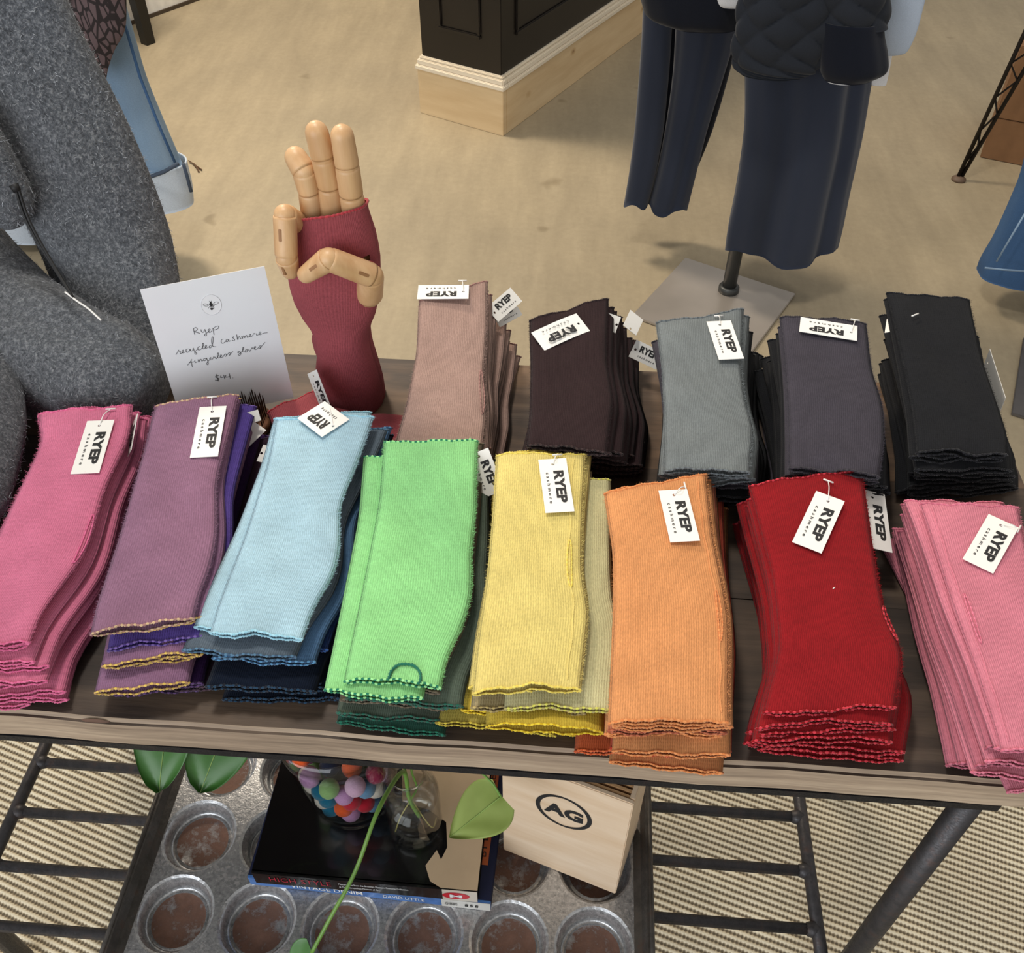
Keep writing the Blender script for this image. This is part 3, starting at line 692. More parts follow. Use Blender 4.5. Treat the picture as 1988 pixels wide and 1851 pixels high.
# tags on the topmost gloves and those hanging out of the sides
def onglove(key, k, p, lift=.0026):
    """point on the upper face of a glove seen at photo pixel p"""
    g = STK[key][k]; z = .84
    for _ in range(6):
        w = at(*p, z); a = (g.FL + g.FR) / 2; b = (g.NL + g.NR) / 2; d = b - a; v = min(1, max(0, (w - a).dot(d) / d.dot(d))); z = lerp(a.z, b.z, v) + g.t / 2 + lift
    return at(*p, z)
def ft(key, a, b, k=0, tail=None, **kw):
    tail = onglove(key, k, tail, .001) if tail else None
    make_tag(STK[key][k].root, onglove(key, k, a), onglove(key, k, b), tail=tail, **kw)
bt = ft
def camn(p, z): return (CAM - at(*p, z)).normalized()
ft('pink', (196, 817), (165, 920), tail=(215, 795))
ft('mauve', (414, 790), (396, 888), tail=(412, 772))
ft('blue', (652, 832), (604, 796), wid=.036, tail=(640, 790))
ft('yellow', (1072, 892), (1087, 995), tail=(1082, 884))
ft('orange', (1306, 952), (1330, 1052), tail=(1330, 945))
ft('red', (1612, 964), (1566, 1064), tail=(1608, 935))
ft('blush', (1948, 1012), (1898, 1100), tail=(1978, 1028))
bt('rose', (910, 567), (811, 568), tail=(898, 546))
bt('brown', (1132, 626), (1044, 664), bend=.0015, nrm=(0, -.35, 1))
bt('grey', (1395, 624), (1420, 698), tail=(1395, 614))
bt('charcoal', (1664, 648), (1553, 630), tail=(1660, 622))
def side_tag(key, k, a, b, za, zb, nrm=None, **kw):
    m = ((a[0] + b[0]) / 2, (a[1] + b[1]) / 2)
    tag_on(STK[key][k], a, b, za, zb, nrm=nrm or camn(m, za), **kw)
side_tag('pink', 2, (262, 815), (249, 886), .838, .826, nrm=(-.85, -.3, .5))
side_tag('mauve', 5, (468, 830), (500, 852), .806, .802, nrm=(0, -.2, 1), print_on=False)
side_tag('mauve', 4, (474, 814), (504, 806), .822, .826, nrm=(0, -.8, .6), print_on=False, wid=.012)
side_tag('green', 2, (926, 878), (958, 960), .845, .815, wid=.024)
side_tag('red', 4, (1692, 955), (1706, 1068), .815, .808, nrm=(.2, -.4, 1))
side_tag('rose', 3, (955, 612), (1002, 572), .835, .835, nrm=(.2, -.7, .7), wid=.022)
side_tag('rose', 5, (962, 622), (1006, 598), .818, .818, nrm=(.2, -.7, .7), wid=.02)
side_tag('brown', 3, (1200, 632), (1172, 622), .848, .852, nrm=(.2, -.6, .7), print_on=False, wid=.02)
side_tag('brown', 5, (1222, 642), (1236, 612), .835, .84, nrm=(.4, -.5, .7), print_on=False, wid=.02)
side_tag('brown', 7, (1228, 676), (1282, 702), .81, .80, nrm=(0, -.8, .5), wid=.022)
side_tag('black', 2, (1732, 618), (1728, 645), .85, .845, nrm=(-.6, -.5, .6), print_on=False, wid=.012)
side_tag('black', 4, (1915, 695), (1945, 790), .822, .815, nrm=(.87, -.46, .05), print_on=False)
side_tag('blue', 6, (505, 880), (532, 886), .80, .80, nrm=(0, -.4, 1), print_on=False, wid=.02)
tube('loose_thread', catmull([at(1614, 1146, ZN + .009), at(1619, 1142, ZN + .012), at(1624, 1139, ZN + .009)], 5), .0005, PLASTIC, STK['red'][0].root, 4)
tube('fastener_bar', [at(1770, 614, BF + .0085), at(1783, 609, BF + .0085)], .0009, PLASTIC, STK['black'][0].root, 6)
# teal thumb loop standing at the finger end of the apple green glove
g = STK['green'][0]; lp = []
for k in range(26):
    th = math.pi * k / 25; lp.append(g.pt(.25 + .32 * math.cos(math.pi - th), 1 - .058 * math.sin(th) ** .7, 1) + Vector((0, 0, .0012)))
g.rope('thumb_opening', lp, [C['pine_green'][2][0], C['pine_green'][2][0]], random.Random(5), False, .0014)

# burgundy gloves lying loose at the foot of the hand
bn = C['burgundy']
fp = [([0, 1], [0, 0]), ([0, .4, .6, .8, 1], [0, -.08, .02, .06, 0])]
def loose(label, pts, z0, seed, tk=.008):
    q = [at(x, y, z) for x, y, z in pts]
    return Glove(label, q, bn[1], bn[2], tk, fp, seed, wave=.002, group='loose burgundy gloves')
b1 = loose('loose burgundy glove lying across the table in front of the wooden hand', [(650, 880, .779), (636, 792, .779), (850, 905, .773), (815, 822, .773)], .76, 201, .024)
b2 = loose('loose burgundy glove lying behind the pale blue stack, below the white sign card', [(520, 806, .776), (628, 756, .776), (560, 905, .769), (690, 860, .769)], .76, 202, .014)
side = make_tag(b2.root, at(606, 722, .835), at(636, 800, .80), nrm=(-.75, -.6, .25), wid=.026)

# ------------------------------------------------------------------ wooden hand and the glove on it
HB = at(690, 772, TZ); HY = HB.y
def hp(x, y, dy=0.0): return atY(x, y, HY + dy)
def build_hand():
    t = thing('wooden_hand', 'jointed beech artist hand standing upright wearing the burgundy glove', 'mannequin hand', (HB.x, HB.y, TZ))
    lathe('base', [(0.0, 0), (.026, 0), (.027, .004), (.027, .014), (.025, .02), (.024, .05), (.022, .09), (.022, .11), (0, .112)], MANWOOD, t, (HB.x + .001, HY, TZ + .0005), 28)
    # palm block, hidden inside the glove up to its opening
    c0, c1 = hp(660, 640), hp(640, 440)
    V, Fc = [], []; n = 24; rows = [(hp(664, 650), .026, .018), (hp(662, 600), .036, .019), (hp(655, 540), .041, .0195), (hp(648, 480), .040, .0175), (hp(644, 458), .038, .015), (hp(643, 448), .034, .012)]
    for c, a, b in rows:
        for k in range(n):
            an = 2 * math.pi * k / n; ca, sa = math.cos(an), math.sin(an)
            V.append(c + Vector((a * math.copysign(abs(ca) ** .75, ca), b * math.copysign(abs(sa) ** .75, sa), 0)))
    for i in range(len(rows) - 1):
        for k in range(n): Fc.append((i * n + k, i * n + (k + 1) % n, (i + 1) * n + (k + 1) % n, (i + 1) * n + k))
    Fc += [tuple(range(n))[::-1], tuple((len(rows) - 1) * n + k for k in range(n))]
    mesh('palm', V, Fc, MANWOOD, t)
    def segment(a, b, r0, r1, tip, par, ball=True, slot=None):
        a, b = Vector(a), Vector(b); d = b - a; L = d.length; q = d.to_track_quat('Z', 'Y').to_matrix().to_4x4(); M = Matrix.Translation(a) @ q
        pr = [(0.0, .002), (r0 * .80, .0015), (r0 * .97, .0005), (r0, .003)]
        pr += [(lerp(r0, r1, k / 6), .003 + (L - .003 - (r1 if tip else .004)) * k / 6) for k in range(1, 7)]
        zt = pr[-1][1]
        if tip: pr += [(r1 * math.cos(R(a_)), zt + r1 * 1.05 * math.sin(R(a_))) for a_ in (18, 36, 54, 70, 82, 90)]
        else: pr += [(r1 * .98, zt + .002), (r1 * .86, zt + .004), (0, zt + .0045)]
        o = lathe('finger_segment', pr, MANWOOD, par, n=22, M=M)
        if ball:
            bl = [(r0 * .93 * math.cos(R(x)), r0 * .93 * math.sin(R(x))) for x in range(-90, 91, 15)]
            lathe('joint_ball', bl, MANWOOD, par, n=18, M=Matrix.Translation(a) @ q)
        if slot:
            sp, sn = slot; p = a + d * sp; nn = Vector(sn); nn = (nn - d.normalized() * nn.dot(d.normalized())).normalized(); w = d.normalized().cross(nn)
            Ms = Matrix((w, d.normalized(), nn)).transposed().to_4x4(); Ms.translation = p + nn * (lerp(r0, r1, sp) - .0016)
            box('joint_slot', (-.0016, -.006, -.001), (.0016, .006, .0022), MANDARK, par, .0004, Ms)
        return o
    def make_finger(label, pts, rads, dys, slots=None):
        f = bpy.data.objects.new('finger', None); COL.objects.link(f); f.empty_display_size = .01
        f.parent = t; f.location = hp(*pts[0], dys[0]) - t.location; f['label'] = label
        P = [hp(x, y, d) for (x, y), d in zip(pts, dys)]
        for i in range(len(P) - 1):
            segment(P[i], P[i + 1], rads[i], rads[i + 1], i == len(P) - 2, f, slot=(slots or {}).get(i))
    make_finger('bent ring finger', [(612, 452), (602, 372), (590, 332), (563, 288)], [.0122, .0120, .0120, .0112], [.004, .002, .0, .012])
    make_finger('straight middle finger', [(649, 448), (640, 362), (628, 306), (609, 236)], [.0125, .0122, .0120, .0112], [.004, .002, .0, .002])
    make_finger('straight index finger', [(692, 440), (682, 378), (674, 322), (661, 243)], [.0124, .0121, .0120, .0112], [0, -.003, -.005, -.004])
    make_finger('little finger folded forward', [(590, 440), (553, 418), (556, 500), (567, 537)], [.0105, .0118, .0115, .0095], [.0, -.028, -.042, -.036], {1: (.42, (-.2, -1, .4)), 2: (.3, (-.2, -1, .4))})
    make_finger('thumb bent across the palm', [(716, 572), (722, 535), (638, 503), (584, 540)], [.0150, .0128, .0122, .0092], [-.012, -.034, -.052, -.046], {1: (.3, (0, -1, .6)), 2: (.3, (0, -1, .6))})
build_hand()

def build_worn_glove():
    t = thing('fingerless_glove', 'burgundy cashmere fingerless glove worn by the upright wooden hand', 'glove', (HB.x, HB.y, TZ), 'burgundy gloves')
    rows = [ # y px, left x, right x, half depth
        (778, 642, 742, .034), (768, 640, 746, .035), (740, 625, 742, .0345), (710, 616, 734, .034), (680, 619, 724, .033), (664, 612, 720, .0325), (650, 608, 718, .032), (640, 611, 717, .031),
        (625, 604, 720, .030), (605, 588, 728, .0295), (580, 574, 734, .029), (555, 566, 737, .029), (530, 561, 738, .029), (500, 561, 737, .028), (475, 564, 733, .027), (455, 567, 728, .025), (440, 569, 722, .024), (428, 572, 717, .0235), (420, 573, 716, .0235)]
    n = 56; V, UV, Fc = [], [], []
    xs = []
    for j, (y, xl, xr, b) in enumerate(rows):
        A, B = hp(xl, y), hp(xr, y); c = (A + B) / 2; a = (B - A).length / 2
        for k in range(n):
            an = 2 * math.pi * k / n; ca, sa = math.cos(an), math.sin(an)
            p = c + Vector((a * math.copysign(abs(ca) ** .8, ca), b * math.copysign(abs(sa) ** .8, sa), 0))
            fr = j / (len(rows) - 1)
            if fr > .78:  # opening dips at the front and right
                q = (fr - .78) / .22; p.z += q * (.007 - .006 * sa + .010 * ca)
            p += Vector((ca * .3, sa, 0)) * (.0007 * math.sin(5 * an + j * .9))
            V.append(p); UV.append((an * .036, c.z))
    # thumb hole: faces left out on the front right
    hole = set()
    tc = (722, 541)
    for j in range(len(rows) - 1):
        for k in range(n):
            q = [j * n + k, j * n + (k + 1) % n, (j + 1) * n + (k + 1) % n, (j + 1) * n + k]
            m = sum((V[i] for i in q), Vector()) / 4
            an = 2 * math.pi * (k + .5) / n; x, y = proj(m)
            if math.sin(an) < -.0 and ((x - 717) / 20) ** 2 + ((y - 545) / 36) ** 2 < 1: continue
            Fc.append(tuple(q))
    mesh('knit_tube', V, Fc, bn[1], t, uv=UV)
    def ring_rope(nm, pts, r=.0016):
        m = len(pts); path = []
        for i in range(m):
            for k in range(2): path.append(Vector(pts[i]).lerp(Vector(pts[(i + 1) % m]), k / 2))
        v, f = tube_data(path, [r * (1.1 if i % 2 else .75) for i in range(len(path))], 6, closed=True)
        mesh(nm, v, f, bn[2][0], t, mats=bn[2], fmat=[(i // 6) % 2 for i in range(len(f))])
    ring_rope('finger_overlock', V[-n:]); ring_rope('wrist_overlock', V[:n], .0014)
    pts = []
    for k in range(40):
        th = 2 * math.pi * k / 40; px, py = 717 + 20 * math.cos(th), 545 + 37 * math.sin(th)
        # drop onto the front of the glove body
        y_ = min(max(py, 420), 778); rr = sorted(rows); ys = [r[0] for r in rr]
        xl, xr, b = (interp(y_, ys, [r[i] for r in rr]) for i in (1, 2, 3))
        A, B = hp(xl, y_), hp(xr, y_); u = max(-1, min(1, (px - (xl + xr) / 2) / ((xr - xl) / 2)))
        ca = math.copysign(abs(u) ** 1.25, u); sa = (1 - min(1, ca * ca)) ** .5
        pts.append(atY(px, py, HY - b * sa ** .8 - .001))
    ring_rope('thumb_opening', pts, .0014)
build_worn_glove()

# ------------------------------------------------------------------ sign card on a flower frog
def build_card():
    bl, br = at(345, 822, .775), at(568, 774, .775); tl, tr = at(281, 562, .942), at(516, 516, .942)
    # true rectangle from the averaged edges
    o = bl; ux = ((br - bl) + (tr - tl)).normalized(); wv = ((br - bl).length + (tr - tl).length) / 2
    uy = ((tl - bl) + (tr - br)); uy = uy - ux * uy.dot(ux); hv = ((tl - bl).length + (tr - br).length) / 2; uy.normalize()
    c = (bl + br + tl + tr) / 4; o = c - ux * wv / 2 - uy * hv / 2; n = ux.cross(uy)
    t = thing('sign_card', 'white handwritten price card standing in a metal pin holder beside the grey coat', 'sign', c - uy * hv / 2)
    V = [o, o + ux * wv, o + ux * wv + uy * hv, o + uy * hv]; V += [v - n * .0006 for v in V]
    mesh('card', V, [(0, 1, 2, 3), (7, 6, 5, 4), (0, 4, 5, 1), (1, 5, 6, 2), (2, 6, 7, 3), (3, 7, 4, 0)], plain('glossy_card', (236, 238, 242), .25, noise_amt=.01), t, sm=False)
    # homography zoom-crop -> card plane
    src = [(5, 330), (1510, 35), (1840, 1685), (415, 1985)]; dst = [(0, 1), (1, 1), (1, 0), (0, 0)]
    A = []; B = []
    for (x, y), (u, v) in zip(src, dst):
        A += [[x, y, 1, 0, 0, 0, -u * x, -u * y], [0, 0, 0, x, y, 1, -v * x, -v * y]]; B += [u, v]
    h = np.linalg.solve(np.array(A, float), np.array(B, float))
    def m(x, y, lift=.0003):
        w = h[6] * x + h[7] * y + 1; u, v = (h[0] * x + h[1] * y + h[2]) / w, (h[3] * x + h[4] * y + h[5]) / w
        return o + ux * (u * wv) + uy * (v * hv) + n * lift
    words = {
     'handwriting_maker': [[(612, 795), (620, 830), (628, 870)], [(612, 800), (640, 782), (662, 800), (650, 822), (625, 832), (655, 842), (690, 855)], [(705, 805), (712, 835), (735, 840), (752, 805), (765, 850), (770, 880), (755, 885), (748, 870), (790, 838), (815, 815), (812, 800), (795, 808), (795, 835), (815, 842), (838, 822)], [(850, 790), (856, 830), (862, 872)], [(852, 800), (880, 775), (910, 765), (925, 772), (915, 795), (880, 810), (862, 812)]],
     'handwriting_fibre': [[(385, 1118), (410, 1080), (420, 1060), (425, 1075), (440, 1072), (438, 1100), (455, 1100), (480, 1075), (475, 1060), (462, 1075), (470, 1098), (500, 1085)], [(538, 1045), (515, 1050), (512, 1080), (530, 1088), (555, 1070), (560, 1045), (568, 1072), (590, 1068), (600, 1035), (612, 1075), (640, 1105), (630, 1115), (615, 1100), (625, 1075), (660, 1045)],
        [(685, 1015), (660, 1025), (655, 1050), (672, 1060), (700, 1045), (728, 1000), (722, 975), (712, 1005), (722, 1045), (740, 1040), (765, 1015), (758, 1000), (745, 1020), (755, 1040), (780, 1030)], [(820, 1005), (800, 1010), (795, 1030), (815, 1032), (840, 980), (850, 910), (838, 900), (828, 950), (838, 1010), (880, 1022)],
        [(975, 925), (950, 935), (948, 970), (970, 978), (1000, 955)], [(1035, 930), (1010, 935), (1008, 955), (1025, 958), (1040, 932), (1045, 955), (1065, 945)], [(1105, 895), (1085, 905), (1105, 920), (1112, 940), (1095, 948), (1082, 938)], [(1140, 870), (1150, 935), (1160, 905), (1175, 895), (1185, 925), (1195, 920)],
        [(1200, 890), (1208, 920), (1220, 890), (1232, 888), (1238, 912), (1250, 885), (1265, 882), (1272, 908), (1290, 895), (1315, 880), (1308, 865), (1295, 880), (1310, 900), (1335, 885), (1355, 855), (1365, 865), (1385, 860), (1388, 880), (1405, 875), (1440, 850), (1430, 835), (1418, 855), (1430, 872), (1470, 855), (1525, 845)]],
     'handwriting_item': [[(520, 1250), (560, 1200), (572, 1175), (566, 1200), (578, 1270)], [(540, 1220), (610, 1205)], [(610, 1190), (618, 1218), (640, 1205)], [(650, 1180), (660, 1212), (675, 1180), (690, 1178), (698, 1200), (715, 1190)], [(745, 1165), (722, 1172), (725, 1195), (745, 1190), (755, 1160), (775, 1225), (768, 1245), (755, 1230), (790, 1185), (812, 1165), (803, 1155), (795, 1170), (805, 1185), (830, 1175), (845, 1145), (855, 1155), (870, 1150), (870, 1168), (885, 1165), (910, 1115), (900, 1098), (890, 1130), (900, 1162), (920, 1155), (945, 1135), (935, 1122), (925, 1140), (940, 1158), (965, 1140), (990, 1110), (1005, 1130), (990, 1145), (1010, 1125), (1040, 1095), (1055, 1115), (1035, 1132), (1085, 1080)],
        [(1170, 1075), (1148, 1085), (1150, 1100), (1172, 1085), (1185, 1110), (1170, 1130), (1150, 1120), (1195, 1085), (1222, 1040), (1212, 1030), (1205, 1080), (1225, 1088)], [(1245, 1060), (1235, 1085), (1255, 1090), (1268, 1065), (1250, 1058), (1285, 1062), (1298, 1080), (1325, 1035), (1340, 1050), (1372, 1030), (1362, 1018), (1350, 1040), (1365, 1058), (1395, 1045), (1425, 1010), (1440, 1030), (1420, 1042), (1490, 968)]],
     'handwriting_price': [[(900, 1385), (860, 1390), (865, 1410), (900, 1420), (890, 1440), (850, 1440)], [(868, 1365), (879, 1410), (890, 1455)], [(925, 1385), (922, 1410), (968, 1400)], [(960, 1375), (966, 1402), (972, 1430)], [(985, 1380), (985, 1405), (1040, 1395)], [(1028, 1360), (1035, 1392), (1042, 1425)], [(1070, 1414), (1074, 1416), (1076, 1414)]]}
    for k, strokes in words.items():
        wd = .0003
        multi_tube(k, [catmull([m(x, y) for x, y in s_], 4) for s_ in strokes], wd, INK if k == 'handwriting_price' else PENCIL, t, 4)
    sticker = [m(845 + 122 * math.cos(2 * math.pi * k / 40), 505 + 122 * math.sin(2 * math.pi * k / 40)) for k in range(40)]
    bee = mesh('bee_emblem', sticker, [tuple(range(40))], plain('round_sticker', (240, 241, 244), .3, noise_amt=.01), t, sm=False)
    tube('emblem_ring', sticker, .0003, PENCIL2, bee, 4, closed=True)
    def ell(cx, cy, a, b, rot, nn=18, lift=.0007): return [m(cx + a * math.cos(2 * math.pi * k / nn) * math.cos(rot) - b * math.sin(2 * math.pi * k / nn) * math.sin(rot), cy + a * math.cos(2 * math.pi * k / nn) * math.sin(rot) + b * math.sin(2 * math.pi * k / nn) * math.cos(rot), lift) for k in range(nn)]
    V, Fc = [], []
    for e in (ell(838, 472, 12, 10, 0), ell(842, 496, 22, 17, .3), ell(845, 518, 20, 7, .1), ell(850, 551, 15, 14, .2)):
        Fc.append(tuple(range(len(V), len(V) + len(e)))); V += e
    mesh('bee_body', V, Fc, INK, bee, sm=False)
    multi_tube('bee_lines', [ell(778, 506, 30, 14, .15) + [ell(778, 506, 30, 14, .15)[0]], ell(903, 482, 30, 14, -.25) + [ell(903, 482, 30, 14, -.25)[0]], ell(850, 535, 22, 30, .1)], .0002, PENCIL, bee, 4)
    multi_tube('bee_legs', [[m(*a), m(*b)] for a, b in (((825, 500), (800, 520)), ((828, 520), (808, 548)), ((832, 475), (822, 458)), ((845, 472), (852, 455)), ((862, 500), (885, 515)), ((866, 522), (880, 545)))], .00025, INK, bee, 4)
    # pin holder
    fb = at(500, 836, TZ); f = thing('flower_frog', 'small round copper pin holder gripping the white sign card', 'pin holder', (fb.x, fb.y, TZ))
    fc = Vector((fb.x - .012, fb.y + .006, TZ))
    lathe('weighted_base', [(0, 0.0005), (.027, .0005), (.0285, .003), (.0285, .010), (.026, .0125), (0, .0128)], BRASSY, f, fc, 30)
    for i in range(-4, 5):
        for j in range(-4, 5):
            x, y = i * .0052, j * .0052
            if x * x + y * y > .024 ** 2: continue
            b = fc + Vector((x, y, .012)); pd = (b - o).dot(n)
            if abs(pd) < .0012: continue
            tube('pin', [b, b + Vector((0, 0, .024)), b + Vector((0, 0, .0285))], [.0009, .0008, .0001], plain('dark_pin', (62, 46, 38), .4, metal=.6), f, 5)
build_card()

# ------------------------------------------------------------------ lower shelf: baking tray, books, glass, box
SZ = .2755          # top of the shelf rods
def build_tray():
    x0, x1, y0, y1 = -.512, .136, .235, .668; zd = SZ + .024
    t = thing('muffin_tray', 'large rusty metal baking tray with round cups on the lower shelf', 'baking tray', ((x0 + x1) / 2, (y0 + y1) / 2, SZ))
    cx = [-.446 + .1028 * k for k in range(6)]; cy = [.300, .402, .501, .601]; r = .0452; rb = .0372; n = 32
    # deck: one square cell round each cup, hole real
    V, Fc = [], []
    xb = [x0 + .02] + [(a + b) / 2 for a, b in zip(cx, cx[1:])] + [x1 - .02]; yb = [y0 + .02] + [(a + b) / 2 for a, b in zip(cy, cy[1:])] + [y1 - .02]
    for i, x in enumerate(cx):
        for j, y in enumerate(cy):
            lo, hi = (xb[i] - x, yb[j] - y), (xb[i + 1] - x, yb[j + 1] - y)
            angs = sorted([2 * math.pi * k / n - math.pi + .01 for k in range(n)] + [math.atan2(b, a) for a in (lo[0], hi[0]) for b in (lo[1], hi[1])]); base = len(V)
            for an in angs:
                dx, dy = math.cos(an), math.sin(an); ts = [q for q in ((hi[0] / dx if dx > 1e-6 else lo[0] / dx if dx < -1e-6 else 9), (hi[1] / dy if dy > 1e-6 else lo[1] / dy if dy < -1e-6 else 9))]
                tm = min(ts); V += [Vector((x + dx * tm, y + dy * tm, zd)), Vector((x + dx * (r + .003), y + dy * (r + .003), zd)), Vector((x + dx * r, y + dy * r, zd - .002))]
            m = len(angs)
            for k in range(m):
                a, b = base + 3 * k, base + 3 * ((k + 1) % m); Fc += [(a, b, b + 1, a + 1), (a + 1, b + 1, b + 2, a + 2)]
            lathe('cup_wall', [(r, zd - .002), (r - .0012, zd - .004), (lerp(r, rb, .6), SZ + .010), (rb + .003, SZ + .0045), (rb + .0005, SZ + .0015), (rb - .002, SZ + .002), (rb - .004, SZ + .0032)], TIN, t, (x, y, 0), 32)
            lathe('cup_bottom', [(rb - .004, SZ + .0032), (rb - .006, SZ + .0025), (.02, SZ + .0022), (0, SZ + .0022)], TINR, t, (x, y, 0), 32)
    mesh('deck', V, Fc, TIN, t, sm=False)
    zr = zd + .016
    for nm, a, b in (('rim', (x0, y0), (x0 + .022, y1)), ('rim', (x1 - .022, y0), (x1, y1))):
        s = -1 if a[0] == x0 else 1
        xi = b[0] - .002 if s < 0 else a[0] + .002; xo = a[0] if s < 0 else b[0]
        Vr = []
        for y in (y0, y1):
            Vr += [Vector((xi, y, zd)), Vector((lerp(xi, xo, .45), y, zd + .004)), Vector((lerp(xi, xo, .72), y, zr)), Vector((xo, y, zr)), Vector((xo, y, zr - .012)), Vector((lerp(xi, xo, .8), y, zr - .012))]
        mesh(nm, Vr, [(k, k + 1, k + 7, k + 6) for k in range(5)], TINE, t, sm=False)
        xa, xz = sorted((xo, lerp(xi, xo, .72)))
        tube('rolled_edge', [(xo, y0, zr - .001), (xo, y1, zr - .001)], .0032, TINE, t, 8)
    for y, s in ((y0, -1), (y1, 1)):
        yi = y - s * .02; Vr = []
        for x in (x0 + .005, x1 - .005):
            Vr += [Vector((x, yi, zd)), Vector((x, lerp(yi, y, .5), zd + .004)), Vector((x, lerp(yi, y, .8), zr)), Vector((x, y, zr)), Vector((x, y, zr - .012))]
        mesh('rim', Vr, [(k, k + 1, k + 6, k + 5) for k in range(4)], TINE, t, sm=False)
        tube('rolled_edge', [(x0, y, zr - .001), (x1, y, zr - .001)], .0032, TINE, t, 8)
    return zd
ZD = build_tray()

BLK = plain('glossy_black_cover', (14, 14, 16), .16, noise_amt=.1, coat=.3); TANC = plain('tan_print', (196, 172, 142), .22, noise_amt=.05, coat=.3)
NAVC = plain('navy_cover', (34, 40, 66), .25, noise_amt=.1); BLUC = plain('blue_spine_print', (74, 116, 178), .3, noise_amt=.25, nscale=60); PAGES = plain('book_pages', (232, 226, 212), .8, noise_amt=.04, nscale=300)
REDP = plain('crimson_print', (176, 38, 58), .4); WHT = plain('white_print', (232, 232, 232), .4); ORP = plain('rust_print', (176, 92, 54), .4)
def build_books():
    z0 = ZD + .0006
    def frame(p0, p1):
        d = (p1 - p0); d.z = 0; d.normalize(); return d, Vector((-d.y, d.x, 0))
    # lower book
    a, b = at(487, 1716, z0), at(953, 1767, z0); ux, uy = frame(a, b); w = (b - a).length; dep = .245; th = .022
    t = thing('book', 'wide blue spined book lying under the black book on the baking tray', 'book', (a + ux * w / 2 + uy * dep / 2))
    M = Matrix((ux, uy, LB)).transposed().to_4x4(); M.translation = a
    box('page_block', (.003, .004, .002), (w - .004, dep - .004, th - .002), PAGES, t, .0005, M)
    box('cover', (0, .002, th - .002), (w, dep, th), NAVC, t, .0006, M); box('cover', (0, .002, 0), (w, dep, .002), NAVC, t, .0006, M)
    sp = box('spine', (0, -.0012, 0), (w, .003, th), BLUC, t, .0008, M)
    box('spine_end_panel', (w * .80, -.0018, .0004), (w * .999, -.001, th - .0004), plain('pale_spine_panel', (214, 212, 206), .4), t, .0002, M)
    def face(x, z): return M @ Vector((x, -.0014, z))
    print_text('spine_title', 'VINTAGE DENIM', face(w * .175, th * .30), ux, LB, w * .30, th * .46, WHT, sp, bold=.01, lift=.0004)
    print_text('spine_lettering', 'DAVID LITTLE', face(w * .56, th * .34), ux, LB, w * .17, th * .36, WHT, sp, bold=.0, lift=.0004)
    print_text('spine_lettering', 'GIBBS', face(w * .815, th * .38), ux, LB, w * .05, th * .32, INK, sp, lift=.0012); print_text('spine_lettering', '8 5 8', face(w * .895, th * .36), ux, LB, w * .055, th * .34, INK, sp, bold=.03, lift=.0012)
    box('cover_strip', (w - .026, .045, th), (w - .009, dep - .01, th + .0004), ORP, t, 0, M)
    print_text('cover_lettering', 'BY DAVID LITTLE', M @ Vector((w - .0125, .055, th + .0005)), uy, -ux, .11, .008, INK, t, lift=.0002)
    # upper book
    z1 = z0 + th + .0006; th2 = .031
    c, d = at(497, 1713, z1), at(928, 1750, z1); ux2, uy2 = frame(c, d); w2 = (d - c).length; dep2 = .225
    t2 = thing('book', 'glossy black book with tan cover figure lying on top under the glass vase', 'book', (c + ux2 * w2 / 2 + uy2 * dep2 / 2))
    M2 = Matrix((ux2, uy2, LB)).transposed().to_4x4(); M2.translation = c
    box('page_block', (.003, .004, .002), (w2 - .004, dep2 - .004, th2 - .002), PAGES, t2, .0005, M2)
    box('cover', (0, .001, th2 - .0022), (w2, dep2, th2), BLK, t2, .0006, M2); box('cover', (0, .001, 0), (w2, dep2, .0022), BLK, t2, .0006, M2)
    sp2 = box('spine', (0, -.0012, 0), (w2, .004, th2), BLK, t2, .001, M2)
    def face2(x, z): return M2 @ Vector((x, -.0014, z))
    print_text('spine_title', 'HIGH STYLE', face2(w2 * .075, th2 * .36), ux2, LB, w2 * .275, th2 * .40, REDP, sp2, bold=-.004, spacing=1.1, lift=.0004)
    print_text('spine_lettering', 'Masterworks from the Brooklyn Museum Costume Collection', face2(w2 * .385, th2 * .54), ux2, LB, w2 * .31, th2 * .2, WHT, sp2, lift=.0004)
    print_text('spine_lettering', 'at The Metropolitan Museum of Art', face2(w2 * .385, th2 * .26), ux2, LB, w2 * .18, th2 * .2, WHT, sp2, lift=.0004)
    box('spine_tan_panel', (w2 * .845, -.0018, .0004), (w2 * .999, -.001, th2 - .0004), plain('pale_tan_panel', (206, 196, 182), .3), sp2, .0002, M2)
    oc = face2(w2 * .905, th2 * .5) - uy2 * .0008; ov = [oc + ux2 * (.0165 * math.cos(2 * math.pi * k / 28)) + LB * (.0098 * math.sin(2 * math.pi * k / 28)) for k in range(28)]
    o_ = mesh('spine_oval', ov, [tuple(range(28))], plain('red_oval', (196, 32, 48), .3), sp2, sm=False)
    print_text('spine_lettering', 'M', oc - ux2 * .0075 - LB * .0045, ux2, LB, .015, .009, WHT, sp2, bold=.03, lift=.0004)
    # printed cover: tan field to the right with a curved black figure
    def top(x, y, l=.0004): return M2 @ Vector((x, y, th2 + l))
    tan = [(w2, 0), (w2, dep2)] + [(w2 * (.53 + .02 * k), dep2 * (1 - k / 7.4)) for k in range(0, 5)] + [(w2 * .74, dep2 * .42), (w2 * .825, dep2 * .36), (w2 * .845, dep2 * .22), (w2 * .825, dep2 * .15), (w2 * .80, dep2 * .2), (w2 * .76, dep2 * .11), (w2 * .79, dep2 * .03), (w2 * .84, 0)]
    mesh('cover_figure', [top(*p) for p in tan], [tuple(range(len(tan)))], TANC, t2, sm=False)
    return t2, z1 + th2
BK, ZBK = build_books()

